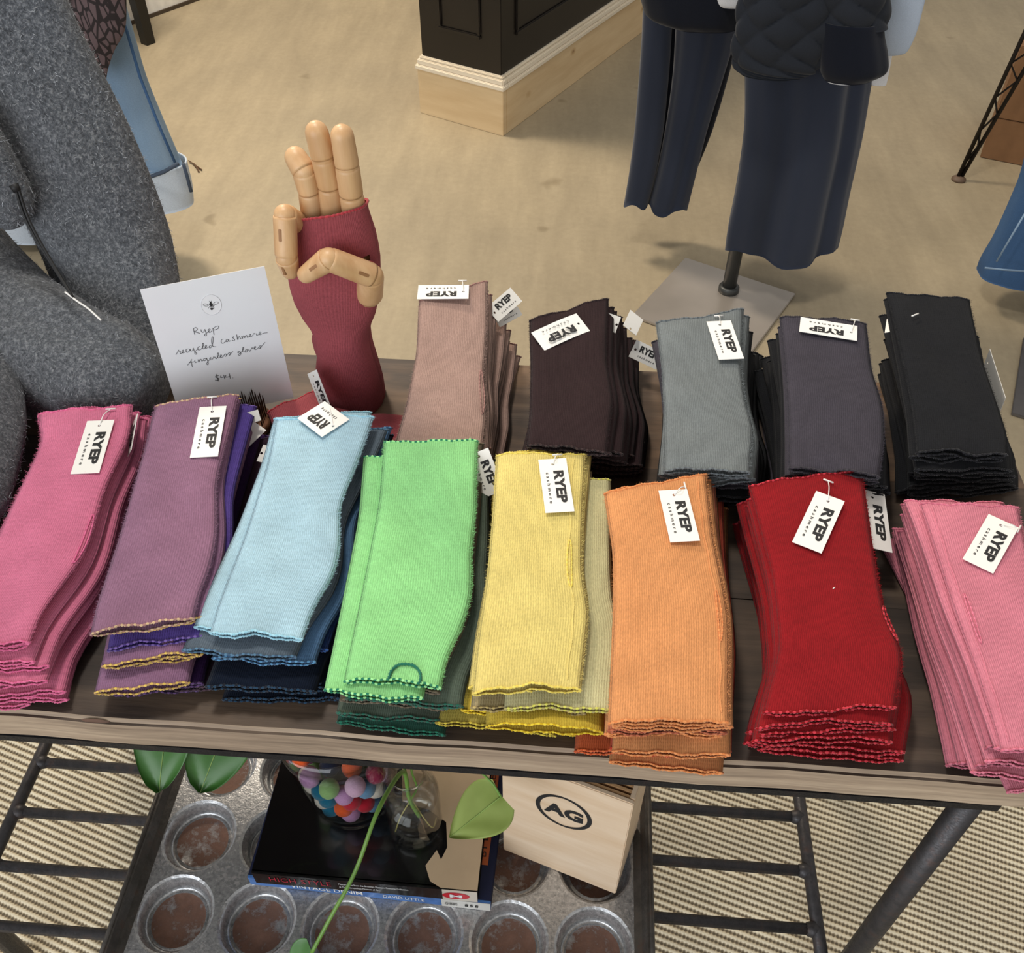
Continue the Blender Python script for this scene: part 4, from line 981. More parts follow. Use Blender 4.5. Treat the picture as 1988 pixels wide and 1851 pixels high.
GLASS, GLASS2, WATER = mat_glass('clear_glass', (.97, .98, .97)), mat_glass('bottle_glass', (.99, .995, .985)), mat_glass('still_water', (.99, .99, .97), 1.33)
def felt(nm, c): return mat_cloth('felt_' + nm, c, .08, 30, .6, 700, .3)
def build_vase():
    c = at(690, 1542, ZBK); z = ZBK + .0006
    t = thing('glass_vase', 'flared clear glass vase filled with felt balls on the black book', 'vase', (c.x, c.y, z))
    o = [(0, 0), (.043, 0), (.049, .003), (.0535, .02), (.062, .08), (.071, .16), (.078, .215)]
    i = [(.0762, .215), (.0692, .16), (.0602, .08), (.0525, .026), (.047, .019), (0, .018)]
    lathe('glass_shell', o + i, GLASS, t, (c.x, c.y, z), 48)
    cols = {'red': (190, 24, 50), 'raspberry': (150, 20, 70), 'teal': (22, 112, 146), 'pale pink': (224, 182, 214), 'orange': (232, 92, 34), 'navy': (26, 30, 54), 'sky blue': (110, 152, 190), 'cream': (226, 216, 206), 'pale green': (150, 190, 122), 'lilac': (200, 150, 200)}
    names = list(cols); rnd = random.Random(11); r = .0124; k = 0; placed = []
    for L in range(5):
        zz = .034 + L * .0200; R_ = interp(zz, [.026, .08, .16], [.0525, .0602, .0692]) - r - .0012
        for ring, cnt in ((R_, max(6, int(2 * math.pi * R_ / (2 * r * 1.08)))), (R_ - 2 * r, 0 if L < 4 else 6)):
            for q in range(cnt):
                an = 2 * math.pi * (q + .5 * (L % 2) + rnd.uniform(-.06, .06)) / cnt
                nm = names[(k * 7 + rnd.randrange(3)) % len(names)]; k += 1
                bm = bmesh.new(); bmesh.ops.create_icosphere(bm, subdivisions=3, radius=r * rnd.uniform(.95, 1.0))
                pos = Vector((c.x + ring * math.cos(an), c.y + ring * math.sin(an), z + zz + rnd.uniform(-.0012, .0012)))
                for v in bm.verts: v.co = v.co * (1 + .02 * math.sin(v.co.x * 900 + k) * math.cos(v.co.y * 800 + k))
                o_ = bm_obj('felt_ball', bm, felt(nm, cols[nm]) if ('felt_' + nm) not in bpy.data.materials else bpy.data.materials['felt_' + nm], None, sm=True)
                o_.location = pos; tag(o_, f'{nm} wool felt ball inside the glass vase', 'felt ball', 'felt balls in the glass vase')
build_vase()
def leaf(nm, base, tip, wdt, up, mat, parent, curl=.12, notch=.10, blunt=0):
    """heart shaped leaf with a mid rib"""
    base, tip, up = Vector(base), Vector(tip), Vector(up); d = tip - base; L = d.length; d.normalize(); s = d.cross(up).normalized(); n = s.cross(d)
    V, Fc = [], []; N, Mn = 16, 10
    for i in range(N + 1):
        f = i / N; hw = wdt * (math.sin(math.pi * min(1, f * .92 + .08) ** .62) ** .85) * (1 if f < .97 else .4)
        if blunt: hw = wdt * max(0, math.sin(math.pi * (.12 + .88 * f) ** .85)) ** .55
        if i == N: hw = .0004
        for j in range(-Mn, Mn + 1):
            a = j / Mn; back = -notch * L * (abs(a) ** 1.2) * max(0, 1 - f * 2.2)
            V.append(base + d * (f * L + back) + s * (a * hw) + n * (curl * L * (a * a * .5 - (f - .3) ** 2 * .7) + .01 * L * math.sin(9 * f + 5 * abs(a)) ))
    w = 2 * Mn + 1
    for i in range(N):
        for j in range(w - 1): Fc.append((i * w + j, i * w + j + 1, (i + 1) * w + j + 1, (i + 1) * w + j))
    V2 = [v - n * .0006 for v in V]; o = len(V); Fc2 = [tuple(q + o for q in f)[::-1] for f in Fc]
    b = [i * w for i in range(N + 1)]; e = [i * w + w - 1 for i in range(N + 1)]; sd = []
    for q in (b, e):
        for i in range(N): sd.append((q[i], q[i + 1], q[i + 1] + o, q[i] + o))
    ob = mesh(nm, V + V2, Fc + Fc2 + sd, mat, parent)
    rib = [V[i * w + Mn] + n * .0004 for i in range(N + 1)]
    tube('midrib', rib, [.0009 * (1 - .8 * i / N) + .0001 for i in range(N + 1)], mat_rib, ob, 5)
    return ob
mat_rib = plain('leaf_rib', (150, 178, 96), .5)
GRN, GRN2, GRN3 = mat_leaf('deep_green_leaf', (58, 104, 44), (72, 122, 56)), mat_leaf('yellow_green_leaf', (138, 158, 76), (160, 178, 96)), mat_leaf('green_stem', (98, 140, 58), (116, 158, 70))
ROOT = plain('brown_root', (86, 60, 36), .7)
def build_bottle():
    c = at(808, 1606, ZBK); z = ZBK + .0006
    t = thing('glass_bottle', 'small clear glass bottle of water holding plant cuttings on the black book', 'bottle', (c.x, c.y, z))
    o = [(0, .001), (.022, 0), (.029, .002), (.0325, .008), (.0335, .016), (.0335, .095), (.031, .108), (.023, .118), (.0195, .124), (.0195, .138), (.022, .140), (.022, .145)]
    i = [(.0205, .145), (.018, .138), (.018, .124), (.0215, .117), (.0295, .107), (.032, .095), (.032, .016), (.029, .009), (.015, .006), (0, .006)]
    lathe('glass_shell', o + i, GLASS2, t, (c.x, c.y, z), 40)
    lathe('water', [(0, .0065), (.0145, .0065), (.0285, .0095), (.0317, .0165), (.0317, .080), (.0, .080)], WATER, t, (c.x, c.y, z), 40)
    p = thing('plant_cuttings', 'trailing green pothos cuttings rooting in the small glass bottle', 'plant', (c.x, c.y, z + .01))
    m = Vector((c.x, c.y, z))
    neck = m + Vector((-.004, -.004, .150))
    tube('stem', catmull([m + Vector((.006, .0, .030)), m + Vector((-.002, -.002, .08)), neck, at(735, 1572, .535), at(690, 1692, .50), at(640, 1785, .47), at(606, 1849, .44)], 8), [.0026] * 25 + [.0023] * 24, GRN3, p, 8)
    tube('stem', catmull([m + Vector((-.004, .012, .05)), m + Vector((.006, .008, .09)), m + Vector((.008, .004, .152)), at(905, 1488, .585), at(950, 1515, .58), at(973, 1548, .565)], 8), .0014, GRN3, p, 6)
    leaf('leaf', at(974, 1546, .563), at(872, 1627, .55), .029, (.1, -.45, 1), GRN2, p, .10, notch=.03)
    leaf('leaf', at(606, 1849, .44), at(560, 1905, .42), .022, (-.3, -.3, 1), GRN, p, .10)
    l1, l2 = at(320, 1418, .62), at(408, 1428, .61)
    tube('stem', catmull([m + Vector((-.008, .01, .06)), m + Vector((-.006, .006, .15)), m + Vector((-.05, .03, .235)), m + Vector((-.2, .04, .25)), l1 + Vector((.02, .02, .01))], 8), .0016, GRN3, p, 6)
    tube('stem', catmull([m + Vector((-.2, .04, .25)), m + Vector((-.19, .02, .25)), l2 + Vector((0, .012, .004))], 8), .0013, GRN3, p, 6)
    leaf('leaf', l1 + Vector((-.004, .05, .02)), at(306, 1540, .575), .036, (-.15, -.55, 1), GRN, p, .12, blunt=1)
    leaf('leaf', l2 + Vector((.022, .04, .018)), at(388, 1540, .57), .036, (.25, -.5, 1), GRN, p, .12, blunt=1)
    tube('root', catmull([m + Vector((.006, 0, .032)), m + Vector((.010, -.004, .02)), m + Vector((.013, -.010, .010))], 6), [.0016] * 7 + [.0007] * 6, ROOT, p, 6)
    tube('root', catmull([m + Vector((-.004, .012, .05)), m + Vector((-.016, -.004, .034)), m + Vector((-.022, -.016, .018))], 6), .0009, plain('pale_root', (168, 158, 92), .6), p, 6)
    tube('root', catmull([m + Vector((-.004, .012, .05)), m + Vector((.014, -.004, .03)), m + Vector((.024, -.010, .024)), m + Vector((.026, .004, .02))], 6), .0008, plain('pale_root', (168, 158, 92), .6), p, 6)
build_bottle()

BOXW = mat_wood('maple_box', (216, 188, 156), (230, 208, 182), (9, 9, 60), .5)
def build_box():
    z = ZD + .0006; a, b = at(977, 1650, z), at(1195, 1737, z); d = b - a; d.z = 0; w = d.length; d.normalize(); bk = Vector((-d.y, d.x, 0)); h = .245; dep = .092
    t = thing('wooden_box', 'upright maple box with black AG logo and slotted top standing on the baking tray', 'box', a + d * w / 2 + bk * dep / 2)
    M = Matrix((d, bk, LB)).transposed().to_4x4(); M.translation = a; e = .006
    box('front_panel', (0, 0, 0), (w, e, h), BOXW, t, .0012, M); box('back_panel', (0, dep - e, 0), (w, dep, h), BOXW, t, .0012, M)
    box('side_panel', (.0003, e, 0), (e, dep - e, h), BOXW, t, .0008, M); box('side_panel', (w - e, e, 0), (w - .0003, dep - e, h), BOXW, t, .0008, M)
    box('bottom_panel', (e, e, 0), (w - e, dep - e, e), BOXW, t, 0, M)
    SL = mat_wood('slot_bar_wood', (176, 136, 94), (196, 156, 112), (40, 40, 40), .6); DK = plain('box_inside', (70, 48, 32), .8)
    box('slot_bed', (e, e, h - .016), (w - e, dep - e, h - .010), DK, t, 0, M)
    nb = 12
    for k in range(nb):
        y0 = e + (dep - 2 * e) * k / nb; box('slot_bar', (e, y0 + .0004, h - .010), (w - e, y0 + (dep - 2 * e) / nb * .58, h - .0012), SL, t, .0003, M)
    for x in (w * .36, w * .68): box('cross_bar', (x - .003, e, h - .010), (x + .003, dep - e, h - .0016), SL, t, .0003, M)
    def f(u, v, l): return M @ Vector((u, -l, v))
    cx, cy, ra, rb = w * .50, h * .685, .034, .036
    for nm, r0 in (('logo_ring', 1),):
        V, Fc = [], []; n = 48
        for k in range(n):
            an = 2 * math.pi * k / n; ca, sa = math.cos(an), math.sin(an); wd = .0032 + .0022 * abs(ca)
            V += [f(cx + (ra) * ca, cy + rb * sa, .0005), f(cx + (ra - wd) * ca, cy + (rb - wd) * sa, .0005)]
        for k in range(n): q = (k + 1) % n; Fc.append((2 * k, 2 * q, 2 * q + 1, 2 * k + 1))
        ring = mesh(nm, V, Fc, INK, t, sm=False); ring['label'] = 'black oval logo ring around the letters AG'
    print_text('logo_letters', 'AG', f(cx - .0235, cy - .0125, .0), d, LB, .047, .025, INK, t, bold=.045, spacing=1.02, shear=0, lift=.0006)
build_box()

# ------------------------------------------------------------------ grey wool coat at the left
def blanket(name, path, radii, mat, parent, sides=40, fold=.08, kf=5, seed=0, sub=8, caps=True):
    rnd = random.Random(seed); ph = [rnd.uniform(0, 6.28) for _ in range(4)]
    pts = catmull(path, sub); n = len(pts); idx = np.linspace(0, len(path) - 1, n); ra = [interp(i, range(len(path)), [r[0] for r in radii]) for i in idx]; rb = [interp(i, range(len(path)), [r[1] for r in radii]) for i in idx]
    v, f = tube_data(pts, list(zip(ra, rb)), sides, caps=caps)
    out = []
    for i, p in enumerate(v):
        ring, k = divmod(i, sides); c = pts[ring]; an = 2 * math.pi * k / sides
        m = 1 + fold * math.sin(kf * an + ph[0] + ring * .10) + fold * .5 * math.sin((kf + 3) * an + ph[1] - ring * .17)
        out.append(c + (p - c) * m)
    return mesh(name, out, f, mat, parent)
WOOLF = mat_cloth('loose_wool_fibre', (150, 154, 160), .5, 60, .1, 300, .1)
def build_coat():
    t = thing('wool_coat', 'fluffy grey wool coat draped onto the left end of the table', 'coat', (-.58, .9, TZ))
    prt = [blanket('front_panel', [(-.70, 1.06, 1.42), (-.655, 1.03, 1.25), (-.625, 1.0, 1.12), (-.586, .98, 1.0), (-.556, .955, .89), (-.535, .91, .83), (-.512, .865, .803), (-.498, .835, .79)],
            [(.085, .05), (.085, .052), (.086, .055), (.082, .058), (.078, .056), (.074, .05), (.062, .04), (.04, .022)], WOOL, t, fold=.07, kf=3, seed=2),
     blanket('sleeve', [(-.82, .96, 1.36), (-.78, .94, 1.16), (-.75, .92, 1.00), (-.738, .90, .915), (-.668, .855, .846), (-.580, .815, .828), (-.500, .792, .82), (-.460, .78, .815)],
            [(.075, .075), (.076, .07), (.07, .07), (.076, .072), (.078, .072), (.072, .068), (.062, .055), (.035, .03)], WOOL, t, fold=.05, kf=4, seed=5),
     blanket('skirt_fold', [(-.74, .88, .92), (-.70, .78, .865), (-.655, .68, .83), (-.625, .59, .81), (-.61, .53, .795)], [(.075, .07), (.085, .07), (.082, .058), (.07, .045), (.03, .02)], WOOL, t, fold=.05, kf=3, seed=12),
     blanket('lapel_fold', [(-.74, .955, 1.34), (-.70, .93, 1.16), (-.655, .912, 1.04), (-.632, .905, .972), (-.628, .900, .945)], [(.045, .03), (.05, .03), (.05, .032), (.040, .03), (.012, .012)], WOOL, t, fold=.05, kf=3, seed=8)]
    rnd = random.Random(9); V, Fc = [], []
    for ob in prt:
        me = ob.data; n_ = 80000 if ob.name.startswith('sleeve') or ob.name.startswith('front') else 26000
        ar = np.array([p.area for p in me.polygons]); cum = np.cumsum(ar) / ar.sum()
        vw = ob.matrix_parent_inverse
        for i in range(n_):
            p_ = me.polygons[int(np.searchsorted(cum, rnd.random()))]; vv = [me.vertices[k].co for k in p_.vertices][:4]
            if len(p_.vertices) > 4: continue
            u, w_ = rnd.random(), rnd.random(); p = vv[0].lerp(vv[1], u).lerp(vv[3].lerp(vv[2], u), w_); n = p_.normal
            d = (Vector((rnd.gauss(0, 1), rnd.gauss(0, 1), rnd.gauss(0, 1) - .6)) + n * .9).normalized(); L = rnd.uniform(.003, .0075)
            wd_ = d.cross(Vector((rnd.gauss(0, 1), rnd.gauss(0, 1), rnd.gauss(0, 1)))).normalized() * rnd.uniform(.00014, .0003)
            m = p + d * L * .55; e2 = m + (d + Vector((rnd.gauss(0, .7), rnd.gauss(0, .7), rnd.gauss(0, .7)))).normalized() * L * .45; o = len(V)
            V += [p - wd_, p + wd_, m + wd_, m - wd_, e2]; Fc += [(o, o + 1, o + 2, o + 3), (o + 3, o + 2, o + 4)]
    nap = mesh('wool_nap', V, Fc, WOOLF, t); nap['kind'] = 'stuff'
    CORD = plain('black_cord', (16, 16, 18), .6)
    for o in (0, .0035):
        tube('tag_cord', catmull([atY(28 + o * 1600, 360, .87), atY(52 + o * 1600, 430, .86), atY(98 + o * 900, 510, .84), atY(142, 578, .815)], 8), .0017, CORD, t, 6)
    tube('cord_knot', [atY(26, 358, .868), atY(34, 372, .866)], [.005, .004], CORD, t, 8)
    tube('tag_string', catmull([atY(126, 567, .818), atY(150, 585, .812), atY(172, 600, .802), atY(196, 622, .79)], 6), .0011, PLASTIC, t, 6)
build_coat()

# ------------------------------------------------------------------ garments on stands in the background
def loft(name, rows, Y, mat, parent, depth=.5, sides=48, fold=0.0, kf=6, seed=0, sub=6, quilt=None, open_end=True, thin=.004, hemwave=0.0):
    """rows: (y px, left x, right x[, Y offset]) read on the vertical plane at distance Y; hollow cloth with thickness"""
    rnd = random.Random(seed); ph = [rnd.uniform(0, 6.28) for _ in range(3)]
    cs = []; rs = []
    for r in rows:
        yo = Y + (r[3] if len(r) > 3 else 0); A, B = atY(r[1], r[0], yo), atY(r[2], r[0], yo); cs.append((A + B) / 2); rs.append(Vector(((B - A).length / 2, 0, 0)))
    pc = catmull(cs, sub); pr = [v.x for v in catmull(rs, sub)]; n = len(pc); V, Fc = [], []
    for layer in (0, 1):
        for i in range(n):
            for k in range(sides):
                an = 2 * math.pi * k / sides; ca, sa = math.cos(an), math.sin(an)
                m = 1 + fold * math.sin(kf * an + ph[0] + i * .02) + fold * .45 * math.sin((2 * kf + 1) * an + ph[1])
                a, b = pr[i], pr[i] * depth
                if layer: a -= thin; b -= thin
                off = Vector((a * ca * (1 + (m - 1) * .35), b * sa * m, 0))
                if quilt and not layer:
                    u = an * pr[i] * .75; w = pc[i].z; q = abs(math.sin(math.pi * (u + w) / quilt) * math.sin(math.pi * (u - w) / quilt)) ** .45
                    off += Vector((ca, sa, 0)) * (.011 * q)
                if hemwave: off.z += hemwave * math.sin(3 * an + ph[2]) * (i / (n - 1)) ** 6
                V.append(pc[i] + off)
    for L in (0, 1):
        o = L * n * sides
        for i in range(n - 1):
            for k in range(sides):
                q = (o + i * sides + k, o + i * sides + (k + 1) % sides, o + (i + 1) * sides + (k + 1) % sides, o + (i + 1) * sides + k); Fc.append(q if L else q[::-1])
    for i in (0, n - 1):
        for k in range(sides):
            q = (i * sides + k, i * sides + (k + 1) % sides, n * sides + i * sides + (k + 1) % sides, n * sides + i * sides + k); Fc.append(q)
    return mesh(name, V, Fc, mat, parent)

def stand(label, corners, pole, mat, plabel=None, h=1.3, pmat=None):
    c = sum(corners, Vector()) / 4; t = thing('mannequin_stand', label, 'stand', (c.x, c.y, 0))
    bm = bmesh.new(); vs_ = [bm.verts.new(v + Vector((0, 0, .001))) for v in corners]; fc = bm.faces.new(vs_)
    ex = bmesh.ops.extrude_face_region(bm, geom=[fc]); bmesh.ops.translate(bm, verts=[g_ for g_ in ex['geom'] if isinstance(g_, bmesh.types.BMVert)], vec=(0, 0, .008)); bmesh.ops.recalc_face_normals(bm, faces=bm.faces[:])
    bmesh.ops.bevel(bm, geom=bm.edges[:], offset=.0015, segments=2, affect='EDGES')
    bm_obj('base_plate', bm, mat, t)
    if pole is not None:
        tube('pole', [(pole.x, pole.y, .008), (pole.x, pole.y, h)], .0185, pmat or STEEL2, t, 18)
        lathe('collar', [(.0187, .009), (.028, .009), (.028, .022), (.024, .027), (.0187, .027)], pmat or STEEL2, t, (pole.x, pole.y, 0), 20)
    return t
A_, B_ = at(1330, 505, 0), at(1543, 575, 0); e = B_ - A_; pe = Vector((e.y, -e.x, 0)); PB = at(1413, 570, 0)
stand('square steel mannequin stand below the navy trousers', [A_, B_, B_ + pe, A_ + pe], PB, STEEL, h=1.25)
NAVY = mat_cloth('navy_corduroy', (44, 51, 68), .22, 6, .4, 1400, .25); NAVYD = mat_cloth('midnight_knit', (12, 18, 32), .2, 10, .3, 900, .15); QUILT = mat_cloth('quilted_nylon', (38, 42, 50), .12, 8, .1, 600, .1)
SHIRT = mat_cloth('pale_blue_cotton', (186, 200, 220), .06, 10, .1, 900, .05); WCOT = mat_cloth('white_cotton', (224, 226, 232), .04, 10, .1, 900, .05)
def build_outfit():
    Y = PB.y
    t = thing('trousers', 'wide navy trousers hanging on the square steel mannequin stand', 'trousers', (PB.x, PB.y, .13))
    loft('right_leg', [(-60, 1445, 1720), (60, 1440, 1706), (150, 1442, 1686), (260, 1440, 1668), (370, 1424, 1644), (440, 1410, 1630), (482, 1405, 1620)], Y, NAVY, t, .5, 72, .17, 5, 4, hemwave=.014)
    loft('left_leg_flap', [(-60, 1250, 1310), (60, 1246, 1304), (150, 1240, 1298), (250, 1232, 1288), (330, 1222, 1274), (396, 1211, 1258)], Y + .19, NAVY, t, .7, 40, .05, 3, 9, hemwave=.008)
    loft('left_leg', [(-60, 1318, 1455), (60, 1312, 1428), (150, 1306, 1402), (250, 1292, 1372), (330, 1276, 1352), (402, 1257, 1334)], Y + .2, NAVY, t, .75, 56, .10, 4, 12, hemwave=.010)
    loft('pleat_shade_fill', [(-60, 1266, 1462), (60, 1260, 1436), (150, 1254, 1414), (250, 1246, 1384), (330, 1238, 1352), (384, 1228, 1330)], Y + .27, NAVYD, t, .25, 40, .05, 3, 2)  # dark sheet closing the pleat gap, the shade inside put into its colour
    loft('waistband', [(-230, 1270, 1720), (-160, 1262, 1724), (-70, 1255, 1722), (10, 1262, 1712)], Y + .08, NAVY, t, .5, 48, .03, 5, 3)
    j = thing('quilted_jacket', 'dark quilted jacket with velvet cuff hanging over the navy trousers', 'jacket', (PB.x, PB.y - .1, .55))
    loft('front_panel', [(-120, 1455, 1640), (-40, 1448, 1632), (30, 1436, 1622), (90, 1428, 1606), (128, 1430, 1588), (146, 1446, 1560), (152, 1470, 1528)], Y - .14, QUILT, j, .22, 96, 0, 4, 6, sub=14, quilt=.075)
    loft('sleeve', [(-140, 1590, 1740), (-60, 1588, 1728), (0, 1592, 1722), (48, 1598, 1718)], Y - .13, QUILT, j, .6, 96, 0, 4, 7, sub=12, quilt=.075)
    loft('velvet_cuff', [(40, 1592, 1716), (70, 1590, 1718), (105, 1588, 1724), (135, 1590, 1722), (154, 1598, 1690)], Y - .14, NAVYD, j, .6, 56, .04, 5, 8)
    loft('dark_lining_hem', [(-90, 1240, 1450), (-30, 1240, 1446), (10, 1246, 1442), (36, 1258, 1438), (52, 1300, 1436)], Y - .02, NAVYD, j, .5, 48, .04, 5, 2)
    s = thing('cotton_shirt', 'pale blue cotton shirt showing beside the quilted jacket cuff', 'shirt', (PB.x + .2, PB.y - .02, .6))
    loft('shirt_tail', [(-120, 1690, 1830), (-40, 1688, 1808), (0, 1690, 1796), (60, 1690, 1780), (98, 1694, 1762), (106, 1700, 1746)], Y - .02, SHIRT, s, .3, 40, .05, 4, 1)
    loft('shirt_tail_hem', [(60, 1686, 1740), (110, 1686, 1732), (160, 1690, 1722), (166, 1694, 1718)], Y - .0, WCOT, s, .3, 32, .03, 4, 5)
    loft('shirt_cuff', [(120, 1606, 1672), (148, 1602, 1670), (158, 1604, 1668)], Y - .13, WCOT, s, .6, 40, .02, 4, 6)
    loft('shirt_front', [(-120, 1370, 1470), (-40, 1376, 1456), (4, 1384, 1448), (14, 1398, 1442)], Y - .06, WCOT, s, .4, 40, .04, 4, 6)
build_outfit()

DEN, DENC, DEN2 = mat_denim('faded_denim', (96, 130, 166), (138, 160, 180)), mat_denim('turned_denim', (176, 190, 206), (198, 208, 220)), mat_denim('indigo_denim', (40, 72, 112), (62, 98, 142))
DSTITCH = plain('dark_denim_seam', (62, 74, 92), .8); LST = plain('pale_seam_thread', (136, 162, 190), .8)
def build_left_outfit():
    Y = 2.28
    c = [at(62, 512, 0), at(120, 500, 0)]
    p0 = at(62, 515, 0); stand('dark grey mannequin stand behind the grey wool coat', [p0, p0 + Vector((.28, -.23, 0)), p0 + Vector((.05, -.51, 0)), p0 + Vector((-.23, -.28, 0))], Vector((p0.x + .02, p0.y - .12, 0)), STEEL3, h=1.25)
    t = thing('jeans', 'faded blue jeans with pale turned up cuffs behind the grey wool coat', 'jeans', (-1.15, Y, .15))
    leg = loft('leg', [(-120, 40, 205), (-30, 66, 230), (60, 96, 256), (150, 126, 282), (240, 160, 318), (320, 190, 352)], Y, DEN, t, .6, 48, .03, 4, 3)
    cf = loft('turned_cuff', [(312, 184, 360), (330, 190, 364), (360, 202, 371), (392, 214, 374)], Y, DENC, t, .62, 48, .012, 4, 3)
    tube('outer_seam', [atY(x, y, Y - .045) for x, y in ((222, 0), (246, 60), (272, 150), (307, 240), (340, 316))], .004, DEN2, leg, 6)
    tube('cuff_seam', [atY(x, y, Y - .035) for x, y in ((356, 318), (364, 345), (371, 372))], .005, DSTITCH, cf, 6)
    tube('cuff_edge', [atY(x, y, Y - .085) for x, y in ((262, 352), (290, 344), (318, 334), (346, 318))], .005, DSTITCH, cf, 6)
    loft('leg', [(-120, -150, 20), (60, -110, 50), (200, -70, 82), (330, -35, 112), (400, -15, 122)], Y + .05, DEN, t, .6, 40, .03, 4, 5)
    loft('turned_cuff', [(394, -22, 126), (420, -14, 130), (452, -5, 134)], Y + .05, DENC, t, .62, 40, .012, 4, 6)
    b = thing('print_blouse', 'dark blouse with mauve line print above the faded jeans', 'blouse', (-1.1, Y - .1, .6))
    loft('body', [(-160, 60, 238), (-60, 90, 242), (20, 110, 244), (60, 128, 240), (95, 140, 222), (130, 150, 210), (152, 160, 206)], Y - .14, mat_print_cloth(), b, .4, 48, .05, 5, 3)
build_left_outfit()

def build_right():
    t = thing('denim_skirt', 'dark indigo denim garment hanging at the right edge with pale seam', 'denim', (1.15, 2.25, .1))
    o = loft('body', [(200, 2010, 2240), (330, 1984, 2230), (400, 1958, 2220), (470, 1926, 2206), (512, 1902, 2198), (534, 1893, 2194)], 2.24, DEN2, t, .5, 56, .05, 5, 4)
    tube('pale_seam', [atY(x, y, 2.16) for x, y in ((1990, 415), (1962, 462), (1935, 508))], .0025, LST, o, 5)
    tube('hem_stitch', [atY(x, y, 2.12) for x, y in ((1912, 520), (1950, 524), (1990, 527))], .0025, LST, o, 5)
    q = at(1985, 660, 0); r_ = at(1950, 780, 0); s_ = at(1958, 842, 0)
    d = (r_ - q).normalized(); p = Vector((-d.y, d.x, 0))
    stand('grey steel mannequin stand at the right edge behind the table end', [q, r_ - Vector((0, .05, 0)), r_ - Vector((0, .05, 0)) + p * .36, q + p * .36], q + p * .18 + d * .18, STEEL3, h=1.2)
    k = thing('garment_rack', 'thin black wire rack leg with small foot at the upper right', 'rack', at(1865, 345, 0))
    f = at(1863, 343, .012); BW = plain('black_wire', (30, 24, 20), .45, metal=.4)
    a, b = atY(1990, 62, f.y + .02), atY(2032, 62, f.y + .02)
    a2, b2 = f + (a - f) * 2.2, f + (b - f) * 2.2
    tube('leg_rod', [f + Vector((-.004, 0, 0)), a, a2], .0065, BW, k, 8); tube('leg_rod', [f + Vector((.006, 0, 0)), b, b2], .0065, BW, k, 8)
    n = 14; zz = []
    for i in range(1, n):
        q_ = i / n * 1.6; zz.append(f.lerp(a, q_) if i % 2 else f.lerp(b, q_))
    tube('zigzag_wire', zz, .0035, BW, k, 6)
    lathe('foot', [(0, .0005), (.022, .0005), (.022, .006), (.012, .014), (0, .016)], plain('worn_foot', (104, 84, 68), .6), k, (f.x, f.y, 0), 20)
    CB = plain('brown_cardboard', (134, 98, 66), .8, noise_amt=.06)
    c0 = at(1902, 306, 0); c1 = at(1992, 324, 0); d = (c1 - c0); d.z = 0; d.normalize(); bk = Vector((-d.y, d.x, 0)); M = Matrix((d, bk, LB)).transposed().to_4x4(); M.translation = c0
    for i, (z0, z1, lab) in enumerate(((.001, .135, 'brown cardboard box on the floor behind the wire rack leg'), (.137, .36, 'brown cardboard box stacked on another box behind the wire rack leg'))):
        bx = thing('cardboard_box', lab, 'box', c0 + d * .2 + bk * .15, 'stacked cardboard boxes')
        box('carton', (0, 0, z0), (.42, .32, z1), CB, bx, .002, M); box('tape', (.18, -.0006, z1 - .05), (.23, .3, z1 + .0006), plain('parcel_tape', (150, 116, 82), .3), bx, 0, M)
build_right()

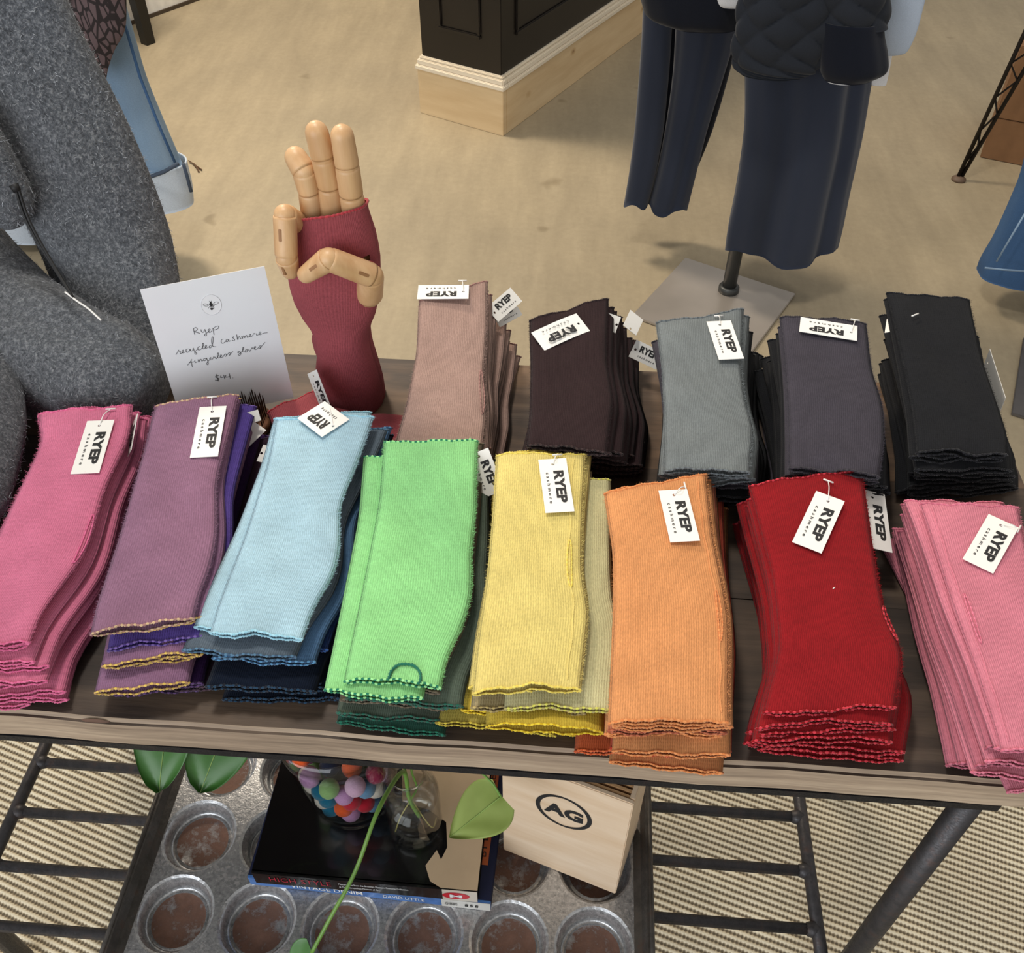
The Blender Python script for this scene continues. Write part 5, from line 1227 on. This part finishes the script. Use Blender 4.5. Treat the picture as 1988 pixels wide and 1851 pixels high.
# ------------------------------------------------------------------ black panelled counter on a raw pine plinth
def build_counter():
    a, c, b = at(816, 219, 0), at(977, 265, 0), at(1245, 85, 0)
    ux = (a - c); ux.z = 0; la = ux.length; ux.normalize(); uy = Vector((ux.y, -ux.x, 0)); L = 2.4
    t = thing('counter', 'black panelled shop counter standing on a raw pine plinth', 'counter', c)
    M = Matrix((ux, uy, LB)).transposed().to_4x4(); M.translation = c
    pz = .155
    box('plinth_board', (0, -.0, 0), (la, .022, pz), PINE, t, .0015, M); box('plinth_board', (0, .0222, 0), (.022, L, pz), PINE, t, .0015, M)
    box('plinth_board', (la - .02, .0222, 0), (la, L, pz), PINE, t, .0015, M)
    for z0, z1, o in ((pz, pz + .016, .006), (pz + .016, pz + .034, .0), (pz + .034, pz + .044, -.006)):
        box('moulding', (-o, -o, z0), (la + o, .03, z1), PINE_T, t, .003, M); box('moulding', (-o, .0302, z0), (.03, L, z1), PINE_T, t, .003, M)
    e_ = .014; zb = pz + .044
    box('body', (e_, e_, zb + .0005), (la - e_, L, 1.05), BLACKP, t, .002, M)
    # recessed look: raised stiles and rails, beaded panel frames
    def frame_x(x0, x1, z0, z1, y):
        for lo, hi in (((x0, z0), (x1, z0 + .014)), ((x0, z1 - .014), (x1, z1)), ((x0, z0 + .014), (x0 + .014, z1 - .014)), ((x1 - .014, z0 + .014), (x1, z1 - .014))):
            box('panel_bead', (lo[0], y - .008, lo[1]), (hi[0], y, hi[1]), BLACKP, t, .003, M)
    def frame_y(y0, y1, z0, z1, x):
        for lo, hi in (((y0, z0), (y1, z0 + .014)), ((y0, z1 - .014), (y1, z1)), ((y0, z0 + .014), (y0 + .014, z1 - .014)), ((y1 - .014, z0 + .014), (y1, z1 - .014))):
            box('panel_bead', (x - .008, lo[0], lo[1]), (x, hi[0], hi[1]), BLACKP, t, .003, M)
    frame_x(.09, la - .09, zb + .10, .95, e_)
    for k in range(3): frame_y(.10 + k * .76, .78 + k * .76, zb + .10, .95, e_)
    box('countertop', (-.02, -.02, 1.0505), (la + .02, L + .02, 1.085), PINE, t, .004, M)
build_counter()

def build_console():
    f = at(288, 84, 0); DKW = plain('black_table_paint', (24, 22, 18), .5)
    t = thing('side_table', 'black painted table leg standing by the white wall', 'table', (f.x, f.y, 0))
    d = wd; p = Vector((-d.y, d.x, 0))
    M = Matrix((d, p, LB)).transposed().to_4x4(); M.translation = Vector((f.x, f.y, 0))
    for x, y in ((0, 0), (-1.0, 0), (0, .16), (-1.0, .16)):
        V = []
        for z, w in ((0, .020), (.78, .030)):
            for a, b in ((-1, -1), (1, -1), (1, 1), (-1, 1)): V.append(M @ Vector((x + a * w, y + b * w, z)))
        mesh('leg', V, [(0, 1, 5, 4), (1, 2, 6, 5), (2, 3, 7, 6), (3, 0, 4, 7), (0, 3, 2, 1), (4, 5, 6, 7)], DKW, t, sm=False)
    box('table_top', (-1.08, -.05, .7805), (.08, .21, .815), DKW, t, .004, M)
build_console()
tg = thing('dry_twig', 'tiny dry plant twig lying on the beige floor', 'twig', at(388, 328, 0))
tube('stalk', catmull([at(366, 312, .006), at(378, 320, .004), at(392, 330, .004)], 5), .0022, ROOT, tg, 5); tube('sprig', catmull([at(376, 318, .004), at(384, 328, .005), at(386, 334, .003)], 5), .003, ROOT, tg, 5)
